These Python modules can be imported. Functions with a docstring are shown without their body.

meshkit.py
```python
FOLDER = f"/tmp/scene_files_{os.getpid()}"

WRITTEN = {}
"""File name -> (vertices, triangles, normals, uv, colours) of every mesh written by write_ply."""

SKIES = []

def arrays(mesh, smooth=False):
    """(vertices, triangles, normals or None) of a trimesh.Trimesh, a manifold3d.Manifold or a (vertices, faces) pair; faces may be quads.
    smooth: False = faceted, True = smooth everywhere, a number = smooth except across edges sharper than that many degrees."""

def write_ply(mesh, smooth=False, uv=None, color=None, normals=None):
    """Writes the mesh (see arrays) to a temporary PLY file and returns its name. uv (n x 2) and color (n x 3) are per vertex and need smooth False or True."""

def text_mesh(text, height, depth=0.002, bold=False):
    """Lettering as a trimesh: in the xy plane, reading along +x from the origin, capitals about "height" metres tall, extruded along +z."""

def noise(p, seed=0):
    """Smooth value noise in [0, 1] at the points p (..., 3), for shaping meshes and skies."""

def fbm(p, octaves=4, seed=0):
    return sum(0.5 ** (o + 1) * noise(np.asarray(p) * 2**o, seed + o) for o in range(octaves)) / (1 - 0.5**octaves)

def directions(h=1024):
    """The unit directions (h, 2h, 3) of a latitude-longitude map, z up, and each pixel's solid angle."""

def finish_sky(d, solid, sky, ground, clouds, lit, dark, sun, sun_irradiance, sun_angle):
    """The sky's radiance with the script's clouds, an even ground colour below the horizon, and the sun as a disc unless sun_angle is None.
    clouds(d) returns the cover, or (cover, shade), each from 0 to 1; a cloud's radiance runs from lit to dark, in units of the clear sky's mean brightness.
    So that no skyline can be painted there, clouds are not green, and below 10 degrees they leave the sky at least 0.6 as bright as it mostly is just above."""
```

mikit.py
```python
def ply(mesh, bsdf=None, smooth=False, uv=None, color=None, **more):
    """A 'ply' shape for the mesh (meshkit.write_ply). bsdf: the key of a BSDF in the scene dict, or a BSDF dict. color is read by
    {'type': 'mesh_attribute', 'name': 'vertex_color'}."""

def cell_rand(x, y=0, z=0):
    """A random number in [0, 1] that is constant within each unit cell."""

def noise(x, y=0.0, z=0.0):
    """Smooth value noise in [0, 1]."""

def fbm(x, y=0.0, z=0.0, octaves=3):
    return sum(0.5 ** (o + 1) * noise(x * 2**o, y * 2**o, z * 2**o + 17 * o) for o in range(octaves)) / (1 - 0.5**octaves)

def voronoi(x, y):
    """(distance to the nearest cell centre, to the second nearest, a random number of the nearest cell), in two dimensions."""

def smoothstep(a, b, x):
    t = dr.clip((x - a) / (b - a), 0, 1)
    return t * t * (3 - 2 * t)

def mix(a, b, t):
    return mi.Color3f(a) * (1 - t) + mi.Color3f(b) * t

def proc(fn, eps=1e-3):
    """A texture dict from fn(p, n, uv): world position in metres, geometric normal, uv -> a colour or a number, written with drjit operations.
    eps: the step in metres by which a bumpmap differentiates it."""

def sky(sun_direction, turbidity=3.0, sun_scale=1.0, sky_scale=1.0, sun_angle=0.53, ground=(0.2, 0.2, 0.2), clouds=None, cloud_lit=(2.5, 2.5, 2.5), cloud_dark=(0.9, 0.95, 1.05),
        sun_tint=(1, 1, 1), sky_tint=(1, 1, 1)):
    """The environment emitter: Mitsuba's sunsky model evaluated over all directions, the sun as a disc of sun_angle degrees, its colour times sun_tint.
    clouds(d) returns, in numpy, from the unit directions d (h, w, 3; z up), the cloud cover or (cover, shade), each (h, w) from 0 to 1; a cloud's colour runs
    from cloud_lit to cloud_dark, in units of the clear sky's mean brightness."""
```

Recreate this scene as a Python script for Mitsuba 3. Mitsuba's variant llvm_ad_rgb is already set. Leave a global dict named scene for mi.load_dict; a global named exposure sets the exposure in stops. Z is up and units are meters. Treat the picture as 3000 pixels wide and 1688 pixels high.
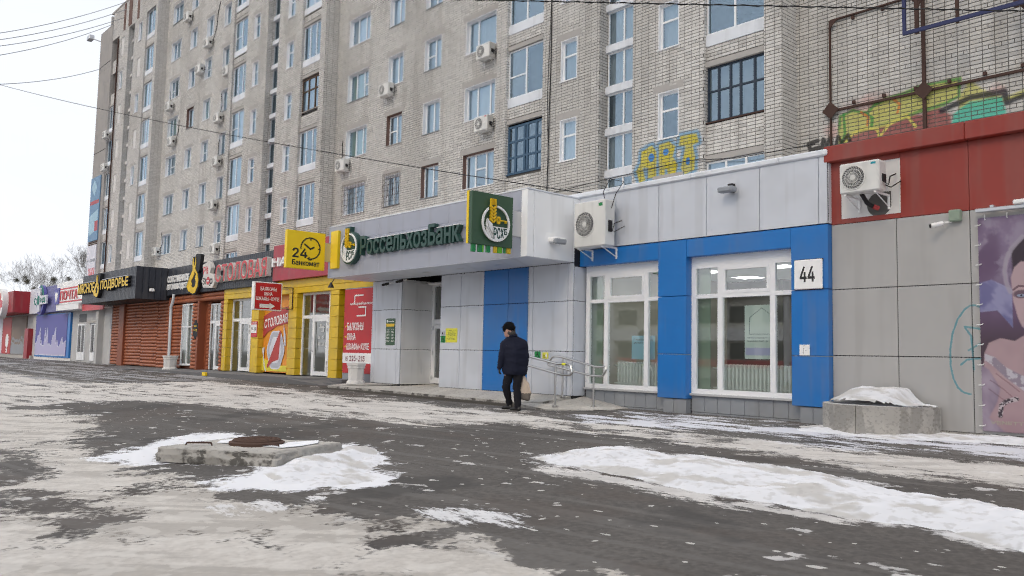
import math, random
import numpy as np, trimesh, manifold3d as m3
import mitsuba as mi, drjit as dr
import mikit, meshkit
from shapely.geometry import Polygon, box as sbox, Point, LineString
from shapely.ops import unary_union
from shapely import affinity

# ------------------------------------------------------------------ camera, sky, exposure
scene, labels = {}, {}
_f, _yaw, _pit, _rol = 2450.0 / 3000, math.radians(-48.193), math.radians(4.692), math.radians(1.1944)
FW = np.array([math.sin(_yaw) * math.cos(_pit), math.cos(_yaw) * math.cos(_pit), math.sin(_pit)])
_r = np.cross(FW, [0, 0, 1]); _r /= np.linalg.norm(_r); _u = np.cross(_r, FW)
UP = -math.sin(_rol) * _r + math.cos(_rol) * _u
CAM = np.array([0, 0, 1.5])
scene['camera'] = {'type': 'perspective', 'fov': math.degrees(2 * math.atan(0.5 / _f)), 'fov_axis': 'x', 'near_clip': 0.05, 'far_clip': 3000.0,
                   'to_world': mi.ScalarTransform4f().look_at(origin=CAM.tolist(), target=(CAM + FW).tolist(), up=UP.tolist())}
exposure = 2.3


def overcast(d):
    n = meshkit.fbm(d * np.array([3.0, 3.0, 7.0]), 4, 5)
    cover = np.clip(0.86 + 0.10 * (n - 0.5) + 0.14 * np.exp(-d[..., 2] / 0.12), 0, 1)
    return cover, np.clip(0.25 + 0.9 * (n - 0.5), 0, 1)


scene['sky'] = mikit.sky([0.22, -0.74, 0.62], turbidity=4, sun_scale=0.13, sun_angle=20, ground=(0.3, 0.3, 0.31), clouds=overcast,
                         cloud_lit=(2.2, 2.24, 2.32), cloud_dark=(1.7, 1.75, 1.85))

rng = np.random.default_rng(7)
random.seed(7)

# ------------------------------------------------------------------ helpers
_used = set()


def num(name):
    if name not in _used:
        _used.add(name); return name
    k = 1
    while f'{name}_{k:03d}' in _used:
        k += 1
    _used.add(f'{name}_{k:03d}'); return f'{name}_{k:03d}'


def lab(key, label=None, cat=None, group=None, kind=None):
    e = {}
    if label: e['label'] = label
    if cat: e['category'] = cat
    if group: e['group'] = group
    if kind: e['kind'] = kind
    labels[key] = e
    return key


def thing(name, label, cat, group=None):
    return lab(num(name), label, cat, group)


def obj(name, mesh, bsdf, parent=None, smooth=False, **more):
    key = num(f'{parent}__{name}' if parent else name)
    if isinstance(mesh, MB): mesh = mesh.mesh()
    scene[key] = mikit.ply(mesh, bsdf, smooth=smooth, **more)
    return key


class MB:
    def __init__(s): s.v, s.f, s.n = [], [], 0

    def add(s, v, f):
        v, f = np.asarray(v, float), np.asarray(f, int)
        s.v.append(v); s.f.append(f + s.n); s.n += len(v); return s

    def m(s, mesh): return s.add(mesh.vertices, mesh.faces)

    def box(s, x0, x1, y0, y1, z0, z1, c=0.0):
        x0, x1, y0, y1, z0, z1 = min(x0, x1), max(x0, x1), min(y0, y1), max(y0, y1), min(z0, z1), max(z0, z1)
        if c > 0:
            c = min(c, (x1 - x0) / 2.5, (y1 - y0) / 2.5, (z1 - z0) / 2.5)
            p = []
            for ax in range(3):
                for sx in (0, 1):
                    for sy in (0, 1):
                        for sz in (0, 1):
                            q = [c if ax != 0 else 0, c if ax != 1 else 0, c if ax != 2 else 0]
                            p.append([x1 - q[0] if sx else x0 + q[0], y1 - q[1] if sy else y0 + q[1], z1 - q[2] if sz else z0 + q[2]])
            h = trimesh.convex.convex_hull(np.array(p)); return s.m(h)
        v = [[x, y, z] for x in (x0, x1) for y in (y0, y1) for z in (z0, z1)]
        return s.add(v, [[0, 1, 3], [0, 3, 2], [4, 6, 7], [4, 7, 5], [0, 4, 5], [0, 5, 1], [2, 3, 7], [2, 7, 6], [0, 2, 6], [0, 6, 4], [1, 5, 7], [1, 7, 3]])

    def tube(s, pts, rad, sides=8, cap=True):
        p = np.asarray(pts, float); n = len(p); rad = np.broadcast_to(rad, (n,))
        t = np.zeros_like(p); t[1:-1] = p[2:] - p[:-2]; t[0] = p[1] - p[0]; t[-1] = p[-1] - p[-2]
        t /= np.linalg.norm(t, axis=1, keepdims=True) + 1e-12
        a = np.cross(t[0], [0, 0, 1.0] if abs(t[0][2]) < .9 else [1.0, 0, 0]); a /= np.linalg.norm(a)
        ang = np.arange(sides) * 2 * np.pi / sides; V = []
        for i in range(n):
            a = a - t[i] * (a @ t[i]); a /= np.linalg.norm(a) + 1e-12; b = np.cross(t[i], a)
            V.append(p[i] + rad[i] * (np.cos(ang)[:, None] * a + np.sin(ang)[:, None] * b))
        V = np.vstack(V); F = []
        for i in range(n - 1):
            for j in range(sides):
                k = (j + 1) % sides
                F += [[i * sides + j, i * sides + k, (i + 1) * sides + k], [i * sides + j, (i + 1) * sides + k, (i + 1) * sides + j]]
        if cap:
            V = np.vstack([V, p[0], p[-1]]); c0, c1 = n * sides, n * sides + 1
            for j in range(sides):
                k = (j + 1) % sides
                F += [[c0, k, j], [c1, (n - 1) * sides + j, (n - 1) * sides + k]]
        return s.add(V, F)

    def lathe(s, prof, cx, cy, sides=24, a0=0.0):
        V, F = [], []; n = len(prof)
        for r, z in prof:
            for j in range(sides):
                t = a0 + 2 * math.pi * j / sides; V.append([cx + r * math.cos(t), cy + r * math.sin(t), z])
        for i in range(n - 1):
            for j in range(sides):
                k = (j + 1) % sides
                F += [[i * sides + j, i * sides + k, (i + 1) * sides + k], [i * sides + j, (i + 1) * sides + k, (i + 1) * sides + j]]
        V += [[cx, cy, prof[0][1]], [cx, cy, prof[-1][1]]]
        for j in range(sides):
            k = (j + 1) % sides
            F += [[n * sides, k, j], [n * sides + 1, (n - 1) * sides + j, (n - 1) * sides + k]]
        return s.add(V, F)

    def ext(s, poly, d0, d1, mp):
        """a shapely outline with thickness from depth d0 to d1, put in place by the mapping mp"""
        for g in getattr(poly, 'geoms', [poly]):
            if g.is_empty or g.geom_type != 'Polygon' or g.area < 1e-8: continue
            e = trimesh.creation.extrude_polygon(g, d1 - d0, engine='earcut'); v = np.array(e.vertices); v[:, 2] += d0
            s.add(mp(v), e.faces)
        return s

    def mesh(s): return trimesh.Trimesh(np.vstack(s.v), np.vstack(s.f), process=False)


def front(x0, z0, y):   # u to the right along the facade, v up, depth d out of it (towards -y)
    return lambda p: np.stack([x0 + p[:, 0], y - p[:, 2], z0 + p[:, 1]], 1)


def side(x, y0, z0):    # a face that looks along +x; u runs towards +y
    return lambda p: np.stack([x + p[:, 2], y0 + p[:, 0], z0 + p[:, 1]], 1)


def mapped(mesh, mp): return trimesh.Trimesh(mp(np.array(mesh.vertices)), mesh.faces, process=False)


_tp = {}


def text_poly(txt, bold=True):
    if (txt, bold) not in _tp:
        m = meshkit.text_mesh(txt, 1.0, 0.1, bold)
        v, f = np.array(m.vertices), np.array(m.faces)
        up = (v[f][:, :, 2].min(1) > 0.05)
        _tp[txt, bold] = unary_union([Polygon(t[:, :2]).buffer(1e-4) for t in v[f[up]]])
    return _tp[txt, bold]


def fit(txt, x0, x1, z0, z1, bold=True, shear=0.0):
    """lettering as an outline that fills the given rectangle"""
    p = text_poly(txt, bold)
    if shear: p = affinity.skew(p, xs=shear, origin=(0, 0))
    a, b, c, d = p.bounds; sx, sy = (x1 - x0) / (c - a), (z1 - z0) / (d - b)
    return affinity.affine_transform(p, [sx, 0, 0, sy, x0 - a * sx, z0 - b * sy])


def P(name, col, rough=0.6, metallic=0.0, spec=0.5, **k):
    c = {'type': 'rgb', 'value': list(map(float, col))} if not isinstance(col, dict) else col
    r = rough if isinstance(rough, dict) else float(rough)
    scene[name] = {'type': 'twosided', 'b': {'type': 'principled', 'base_color': c, 'roughness': r, 'metallic': float(metallic), 'specular': float(spec), **k}}
    return name


def s2l(*c): return [((x / 255 + .055) / 1.055) ** 2.4 if x > 10 else x / 255 / 12.92 for x in c]


# ------------------------------------------------------------------ materials
GPITCH = 2.69 / 28
sm, fb = mikit.smoothstep, mikit.fbm


def sd_poly(x, y, pts):
    d = mi.Float(1e9); s = mi.Float(1.0); n = len(pts)
    for i in range(n):
        ax, ay = pts[i]; bx, by = pts[i - 1]; ex, ey = bx - ax, by - ay
        wx, wy = x - ax, y - ay
        t = dr.clip((wx * ex + wy * ey) / (ex * ex + ey * ey), 0, 1)
        qx, qy = wx - ex * t, wy - ey * t
        d = dr.minimum(d, qx * qx + qy * qy)
        c1, c2, c3 = y >= ay, y < by, ex * wy > ey * wx
        flip = (c1 & c2 & c3) | (~c1 & ~c2 & ~c3)
        s = dr.select(flip, -s, s)
    return s * dr.sqrt(d)


def seg(x, y, pts):
    d = mi.Float(1e9)
    for (ax, ay), (bx, by) in zip(pts[:-1], pts[1:]):
        ex, ey = bx - ax, by - ay
        t = dr.clip(((x - ax) * ex + (y - ay) * ey) / (ex * ex + ey * ey + 1e-9), 0, 1)
        d = dr.minimum(d, dr.square(x - ax - ex * t) + dr.square(y - ay - ey * t))
    return dr.sqrt(d)


def over(c, m, col): return mikit.mix(c, col, m)


# spray-paint drawings on the brickwork (flat paint, in metres on the wall)
def graffiti(c, x, z, front_wall):
    j = 0.10 * (fb(x * 3, z * 3, 3.0) - 0.5)
    on = dr.select(front_wall, 1.0, 0.0)
    if True:
        # yellow and blue tag on the bay
        L = [[(-15.72, 7.65), (-15.35, 7.75), (-15.2, 7.55), (-15.2, 6.85), (-15.45, 6.85), (-15.45, 7.15), (-15.68, 7.15), (-15.6, 6.8), (-15.78, 6.75), (-15.9, 7.1), (-15.75, 7.3)],
             [(-15.05, 6.85), (-15.05, 7.72), (-14.72, 7.78), (-14.5, 7.6), (-14.6, 7.32), (-14.42, 7.05), (-14.5, 6.8), (-14.72, 6.8), (-14.75, 7.02), (-14.88, 7.0), (-14.88, 6.84)],
             [(-14.35, 7.62), (-14.3, 7.85), (-13.78, 7.82), (-13.72, 7.6), (-13.92, 7.55), (-13.82, 7.2), (-13.85, 6.85), (-14.15, 6.75), (-14.28, 6.95), (-14.2, 7.2), (-14.12, 7.55)]]
        d = mi.Float(9.0)
        for q in L: d = dr.minimum(d, sd_poly(x, z, q))
        c = over(c, on * 0.78 * sm(0.19, 0.08, d + 0.5 * j), (0.10, 0.28, 0.45))
        c = over(c, on * 0.95 * sm(0.06, -0.02, d + 0.5 * j) * (0.75 + 0.5 * fb(x * 8, z * 8, 1.0, 3)), (0.50, 0.44, 0.07))
        hole = dr.minimum(dr.sqrt(dr.square((x + 15.36) / 0.9) + dr.square(z - 7.42)), dr.minimum(dr.sqrt(dr.square(x + 14.82) + dr.square(z - 7.5)), dr.sqrt(dr.square((x + 14.05) / 0.6) + dr.square(z - 7.1))))
        c = over(c, on * sm(0.13, 0.09, hole + j * .5), (0.07, 0.22, 0.5))
    return c


def graffiti2(c, x, z):
    j = 0.12 * (fb(x * 4, z * 4, 9.0) - 0.5)
    faint = sm(0.55, 0.1, dr.sqrt(dr.square((x + 9.2) * .7) + dr.square(z - 7.75)) + 3 * j) + sm(0.25, 0.05, dr.sqrt(dr.square(x + 6.35) + dr.square(z - 7.5)) + 2 * j) + sm(0.3, .05, dr.sqrt(dr.square(x + 10.15) + dr.square(z - 7.35)) + 2 * j)
    c = over(c, dr.minimum(faint, 1) * 0.35, (0.55, 0.16, 0.13))
    red = sd_poly(x, z, [(-9.85, 6.85), (-9.75, 7.15), (-9.35, 7.3), (-9.0, 7.22), (-8.7, 7.3), (-8.3, 7.42), (-7.9, 7.35), (-7.6, 7.45), (-7.3, 7.2), (-7.3, 6.7), (-9.85, 6.7)])
    c = over(c, 0.88 * sm(0.07, -0.04, red + j * .6), (0.25, 0.065, 0.06))
    yel = sd_poly(x, z, [(-10.0, 7.0), (-9.95, 7.72), (-9.6, 7.8), (-9.25, 7.66), (-9.05, 7.85), (-8.7, 7.92), (-8.2, 7.98), (-7.9, 8.05), (-7.1, 8.02), (-7.12, 7.6), (-7.45, 7.48), (-8.0, 7.42), (-8.6, 7.3), (-9.1, 7.25), (-9.6, 7.2), (-9.8, 6.95)])
    c = over(c, 0.88 * sm(0.07, -0.03, yel + j * .6), (0.42, 0.42, 0.11))
    y2 = sd_poly(x, z, [(-7.15, 7.55), (-6.9, 7.9), (-6.55, 7.55), (-6.2, 7.35), (-5.6, 7.5), (-5.2, 7.5), (-5.2, 7.3), (-7.1, 7.3)])
    c = over(c, 0.8 * sm(0.07, -0.03, y2 + j * .6), (0.42, 0.41, 0.09))
    c = over(c, 0.8 * sm(0.06, 0.01, dr.abs(yel + 0.01) + j * .4) * sm(7.2, 7.5, z), (0.05, 0.23, 0.06))
    c = over(c, 0.8 * sm(0.05, 0.02, dr.minimum(seg(x, z, [(-9.85, 7.75), (-9.82, 7.25), (-9.9, 7.05)]), seg(x, z, [(-9.3, 7.66), (-9.12, 7.5), (-9.15, 7.25)])) + j * .2), (0.04, 0.25, 0.06))
    c = over(c, 0.8 * sm(0.045, 0.015, dr.minimum(seg(x, z, [(-9.4, 7.7), (-9.22, 7.55), (-9.25, 7.35)]), seg(x, z, [(-8.6, 7.86), (-8.45, 7.7), (-8.52, 7.5)])) + j * .2), (0.5, 0.16, 0.05))
    c = over(c, 0.8 * sm(0.05, 0.02, seg(x, z, [(-9.85, 6.9), (-9.75, 7.15), (-9.35, 7.3), (-9.0, 7.2), (-8.95, 7.0), (-8.7, 7.28), (-8.3, 7.4), (-8.1, 7.1)]) + j * .2), (0.55, 0.5, 0.12))
    tq = sd_poly(x, z, [(-7.25, 7.2), (-6.9, 7.42), (-6.25, 7.38), (-6.2, 7.05), (-6.9, 6.95), (-7.3, 6.9)])
    c = over(c, 0.88 * sm(0.06, -0.02, tq + j * .5), (0.05, 0.38, 0.28))
    c = over(c, 0.9 * sm(0.10, 0.03, seg(x, z, [(-7.5, 7.35), (-6.9, 7.52), (-6.2, 7.5), (-6.15, 7.25), (-5.95, 7.3), (-5.6, 7.35)]) + j * .3), (0.02, 0.022, 0.03))
    blk = dr.minimum(seg(x, z, [(-10.55, 7.2), (-10.8, 7.15), (-10.75, 6.98), (-10.5, 7.0)]), dr.minimum(seg(x, z, [(-10.42, 7.0), (-10.4, 7.2), (-10.3, 7.05), (-10.2, 7.22), (-10.18, 7.0)]), seg(x, z, [(-10.05, 7.0), (-10.0, 7.2), (-9.9, 7.02), (-9.75, 7.2), (-9.7, 7.05)])))
    return over(c, 0.9 * sm(0.085, 0.03, blk + j * .4), (0.012, 0.012, 0.015))


def brick_colour(p, n, uv):
    u = p.x + p.y; row = dr.floor(p.z / GPITCH); cell = dr.floor(u / 0.26)
    a = mikit.cell_rand(cell, row, 3); b = mikit.cell_rand(cell, row, 8)
    c = mikit.mix((0.53, 0.52, 0.50), (0.64, 0.63, 0.61), a)
    c = over(c, dr.select(b > 0.93, 0.4, 0.0), (0.36, 0.355, 0.345))
    g = fb(u * 0.35, p.z * 0.22, 2.0, 4); c = over(c, 0.40 * sm(0.5, 0.72, g), (0.36, 0.35, 0.33))
    st = fb(u * 2.5, p.z * 0.35, 6.0, 3); c = over(c, 0.32 * sm(0.56, 0.76, st), (0.27, 0.255, 0.235))
    sp = fb(u * 40, p.z * 40, 1.0, 2); c = over(c, 0.15 * sm(0.6, 0.8, sp), (0.25, 0.23, 0.2))
    front_bay = (p.y < 19.2) & (p.x > -17.4)
    c = graffiti(c, p.x, p.z, front_bay & (p.z < 9.5))
    back = (p.y > 19.7) & (p.x > -11.1) & (p.z < 9)
    return dr.select(back, graffiti2(c, p.x, p.z), c)


def far_brick(p, n, uv):
    u = p.x + p.y; fr = p.z / GPITCH - dr.floor(p.z / GPITCH); fx = u / 0.26 - dr.floor(u / 0.26)
    line = dr.maximum(sm(0.84, 0.92, fr), dr.maximum(sm(0.93, 0.97, fx), 0))
    near = sm(-48.5, -46.0, p.x)
    c = mikit.mix((0.46, 0.45, 0.435), (0.56, 0.55, 0.535), mikit.cell_rand(dr.floor(u / 0.26), dr.floor(p.z / GPITCH), 3))
    g = fb(u * 0.35, p.z * 0.22, 2.0, 4); c = over(c, 0.35 * sm(0.5, 0.75, g), (0.27, 0.25, 0.22))
    c = over(c, 0.75 * line, (0.16, 0.15, 0.145))
    m = mi.Color3f(0.11, 0.106, 0.10)
    return mikit.mix(c, m, dr.select(p.x > -47.0, 1.0, 0.0))


P('brick', mikit.proc(brick_colour), 0.9, spec=0.25)
P('mortar', mikit.proc(far_brick), 0.95, spec=0.2)


def concrete_col(p, n, uv):
    g = fb(p.x * 2.2, p.y * 2.2, p.z * 2.2, 4); h = fb(p.x * 28, p.y * 28, p.z * 28, 3)
    c = mikit.mix((0.28, 0.268, 0.248), (0.45, 0.435, 0.41), g)
    c = over(c, 0.35 * sm(0.5, 0.75, h), (0.16, 0.15, 0.14))
    d = fb(p.x * 5 + p.y * 3, p.z * 1.2, 4.0, 4)
    return over(c, (0.30 + 0.5 * sm(-8.0, -9.0, p.x)) * sm(0.50, 0.66, d + 0.25 * (h - .5)) * dr.select(dr.abs(n.z) < 0.6, 1.0, 0.12), (0.045, 0.042, 0.038))


scene['concrete_in'] = {'type': 'bumpmap', 'arbitrary': mikit.proc(lambda p, n, uv: 0.004 * fb(p.x * 45, p.y * 45, p.z * 45, 3), 2e-3),
                        'b': {'type': 'principled', 'base_color': mikit.proc(concrete_col), 'roughness': 0.92, 'specular': 0.2}}
scene['concrete'] = {'type': 'twosided', 'b': {'type': 'ref', 'id': 'concrete_in'}}


def grime_w(p, n, uv):
    u = p.x * 1.0 + p.y * 0.7
    a = fb(u * 6.0, p.z * 0.45, 3.0, 3); b = fb(u * 1.3, p.z * 1.3, 8.0, 3)
    return 0.15 * sm(0.50, 0.80, a) + 0.12 * sm(0.45, 0.8, b) + 0.16 * sm(1.0, 0.45, p.z)


scene['grime'] = mikit.proc(grime_w)
scene['dirt_film'] = {'type': 'principled', 'base_color': {'type': 'rgb', 'value': [0.20, 0.19, 0.175]}, 'roughness': 0.8, 'specular': 0.2}


def PD(name, col, rough=0.45, spec=0.5, **k):
    """coated sheet with rain streaks and dust on it"""
    scene[name + '_clean'] = {'type': 'principled', 'base_color': {'type': 'rgb', 'value': list(map(float, col))}, 'roughness': float(rough), 'specular': float(spec), **k}
    scene[name] = {'type': 'twosided', 'b': {'type': 'blendbsdf', 'weight': {'type': 'ref', 'id': 'grime'}, 'a': {'type': 'ref', 'id': name + '_clean'}, 'c': {'type': 'ref', 'id': 'dirt_film'}}}
    return name


PD('white_sheet', (0.545, 0.575, 0.635)); PD('grey_sheet', (0.33, 0.35, 0.42), 0.4); PD('side_sheet', (0.84, 0.85, 0.86), 0.35); PD('blue_sheet', (0.004, 0.145, 0.46), 0.35)
PD('beige_sheet', (0.37, 0.365, 0.36), 0.5); PD('red_sheet', (0.25, 0.028, 0.018), 0.5); PD('coping_sheet', (0.66, 0.69, 0.74), 0.35)
PD('plinth_tile', (0.26, 0.28, 0.31), 0.5); PD('yellow_tile', (0.66, 0.44, 0.008), 0.4); PD('dark_rib', (0.028, 0.032, 0.045), 0.4); PD('old_wall', (0.46, 0.46, 0.46), 0.7)
PD('violet_sheet', (0.15, 0.15, 0.33), 0.5); PD('crimson_sheet', (0.30, 0.012, 0.022), 0.4); PD('cherry_sheet', (0.36, 0.03, 0.05), 0.45); PD('ac_white', (0.66, 0.66, 0.64), 0.4)
PD('stucco', (0.34, 0.325, 0.315), 0.9, 0.2)
P('pvc', (0.74, 0.75, 0.77), 0.35); P('pvc_grey', (0.50, 0.51, 0.53), 0.5); P('plaster', (0.62, 0.61, 0.60), 0.85); P('lintel', (0.37, 0.355, 0.34), 0.9); P('steel_sill', (0.22, 0.23, 0.24), 0.5)
P('old_blue', (0.045, 0.095, 0.16), 0.7); P('old_navy', (0.018, 0.03, 0.05), 0.6); P('old_brown', (0.085, 0.05, 0.03), 0.7); P('oxide', (0.155, 0.095, 0.08), 0.85)
P('step_dark', (.13, .13, .135), .8); P('kerb_dark', (.075, .068, .06), .9); P('rust', (0.055, 0.028, 0.022), 0.85); P('rust_cover', (0.07, 0.038, 0.027), 0.8); P('steel_blue', (0.012, 0.018, 0.085), 0.5); P('grille_dark', (.085, .085, .088), .6); P('black', (0.012, 0.012, 0.014), 0.6); P('rubber', (0.016, 0.016, 0.017), 0.8)
P('dark_room', (0.05, 0.052, 0.055), 0.9); P('net', (0.16, 0.165, 0.175), 0.9); P('tulle', (0.42, 0.435, 0.46), 0.9); P('curtain_beige', (0.30, 0.275, 0.23), 0.9); P('curtain_grey', (0.27, 0.28, 0.29), 0.9); P('curtain_green', (0.24, 0.30, 0.24), .9); P('curtain_olive', (.20, .205, .18), .9); P('curtain_pink', (.42, .27, .25), .9)
P('sheet_white', (0.78, 0.78, 0.78), 0.4); P('red_print', (0.47, 0.02, 0.025), 0.45); P('yellow_print', (0.80, 0.56, 0.008), 0.4); P('green_print', (0.035, 0.085, 0.045), 0.4); P('letter_green', (0.018, 0.062, 0.052), 0.35)
P('stripe_a', (0.01, 0.20, 0.055), .4); P('stripe_b', (0.12, 0.42, 0.02), .4); P('stripe_c', (0.62, 0.42, 0.01), .4); P('lemon', (0.68, 0.66, 0.05), 0.5); P('wc_green', (0.005, 0.22, 0.05), .5)
P('letter_yellow', (0.72, 0.47, 0.012), .4); P('letter_red', (0.52, 0.04, 0.05), .4); P('letter_white', (0.75, 0.75, 0.74), .4); P('letter_side', (0.60, 0.57, 0.54), .5); P('dark_red_print', (0.16, 0.01, 0.02), .5)
P('alu', (0.55, 0.56, 0.58), 0.35, 0.8); P('chrome', (0.66, 0.65, 0.63), 0.18, 1.0); P('zinc', (0.5, 0.5, 0.5), .5, .3); P('pipe_white', (0.60, 0.62, 0.64), .5); P('teal_print', (0.0, 0.24, 0.32), .4)
P('orange_print', (0.70, 0.27, 0.03), .5); P('lime_print', (0.66, 0.58, 0.05), .5); P('plate_white', (0.62, 0.63, 0.70), .5); P('silver_print', (0.42, 0.44, 0.5), .5); P('brick_red_print', (0.42, 0.05, 0.05), .5)
P('sky_print', (0.13, 0.25, 0.40), .5); P('sky_print_light', (0.32, 0.50, 0.62), .5); P('violet_print', (0.10, 0.10, 0.34), .5); P('lilac_print', (0.42, 0.40, 0.60), .5); P('emerald_print', (0.01, 0.16, 0.13), .5); P('brown_print', (.22, .17, .14), .6)
P('coat_cloth', (0.011, 0.013, 0.027), 0.85, spec=0.2, sheen=0.3); P('trouser_cloth', (0.012, 0.012, 0.016), 0.9, spec=0.2); P('fur', (0.006, 0.006, 0.007), 1.0, spec=0.1, sheen=0.5); P('skin', (0.42, 0.24, 0.19), 0.6); P('hair_grey', (0.05, 0.045, 0.042), .8); P('shoe', (0.014, 0.013, 0.013), .45)
P('bag_plastic', (0.50, 0.40, 0.31), 0.5); P('bag_dark', (0.12, 0.10, 0.085), 0.7); P('bark', (0.22, 0.21, 0.195), 0.9); P('twig', (0.24, 0.225, 0.215), .9); P('mistletoe', (0.09, 0.085, 0.05), .9)
P('radiator_paint', (0.55, 0.57, 0.56), 0.45); P('opposite_wall', (0.60, 0.58, 0.52), .9); P('room_wall', (0.36, 0.34, 0.29), .9); P('room_ceiling', (0.62, 0.66, 0.70), .9); P('room_floor', (0.25, 0.24, 0.22), .4); P('poster_pale', (0.55, 0.60, 0.58), .5); P('poster_ink', (.16, .2, .22), .5)


def log_col(p, n, uv):
    g = fb(p.x * 0.9, p.z * 26, p.y * 26, 3); k = fb(p.x * 3.2, p.z * 9, 1.0, 2)
    c = mikit.mix((0.25, 0.075, 0.035), (0.42, 0.145, 0.07), g)
    return over(c, 0.6 * sm(0.70, 0.8, k), (0.10, 0.03, 0.018))


P('log_wood', mikit.proc(log_col), 0.45, spec=0.4); P('board_wood', (0.24, 0.068, 0.03), 0.5)
scene['glass'] = {'type': 'thindielectric', 'int_ior': 2.35, 'specular_reflectance': {'type': 'rgb', 'value': [0.62, 0.82, 1.0]}, 'specular_transmittance': {'type': 'rgb', 'value': [0.85, 0.93, 0.96]}}
scene['door_glass'] = {'type': 'thindielectric', 'int_ior': 1.9, 'specular_transmittance': {'type': 'rgb', 'value': [0.86, 0.93, 0.90]}}
scene['shop_glass'] = {'type': 'thindielectric', 'int_ior': 2.15, 'specular_transmittance': {'type': 'rgb', 'value': [0.86, 0.93, 0.90]}}

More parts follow.
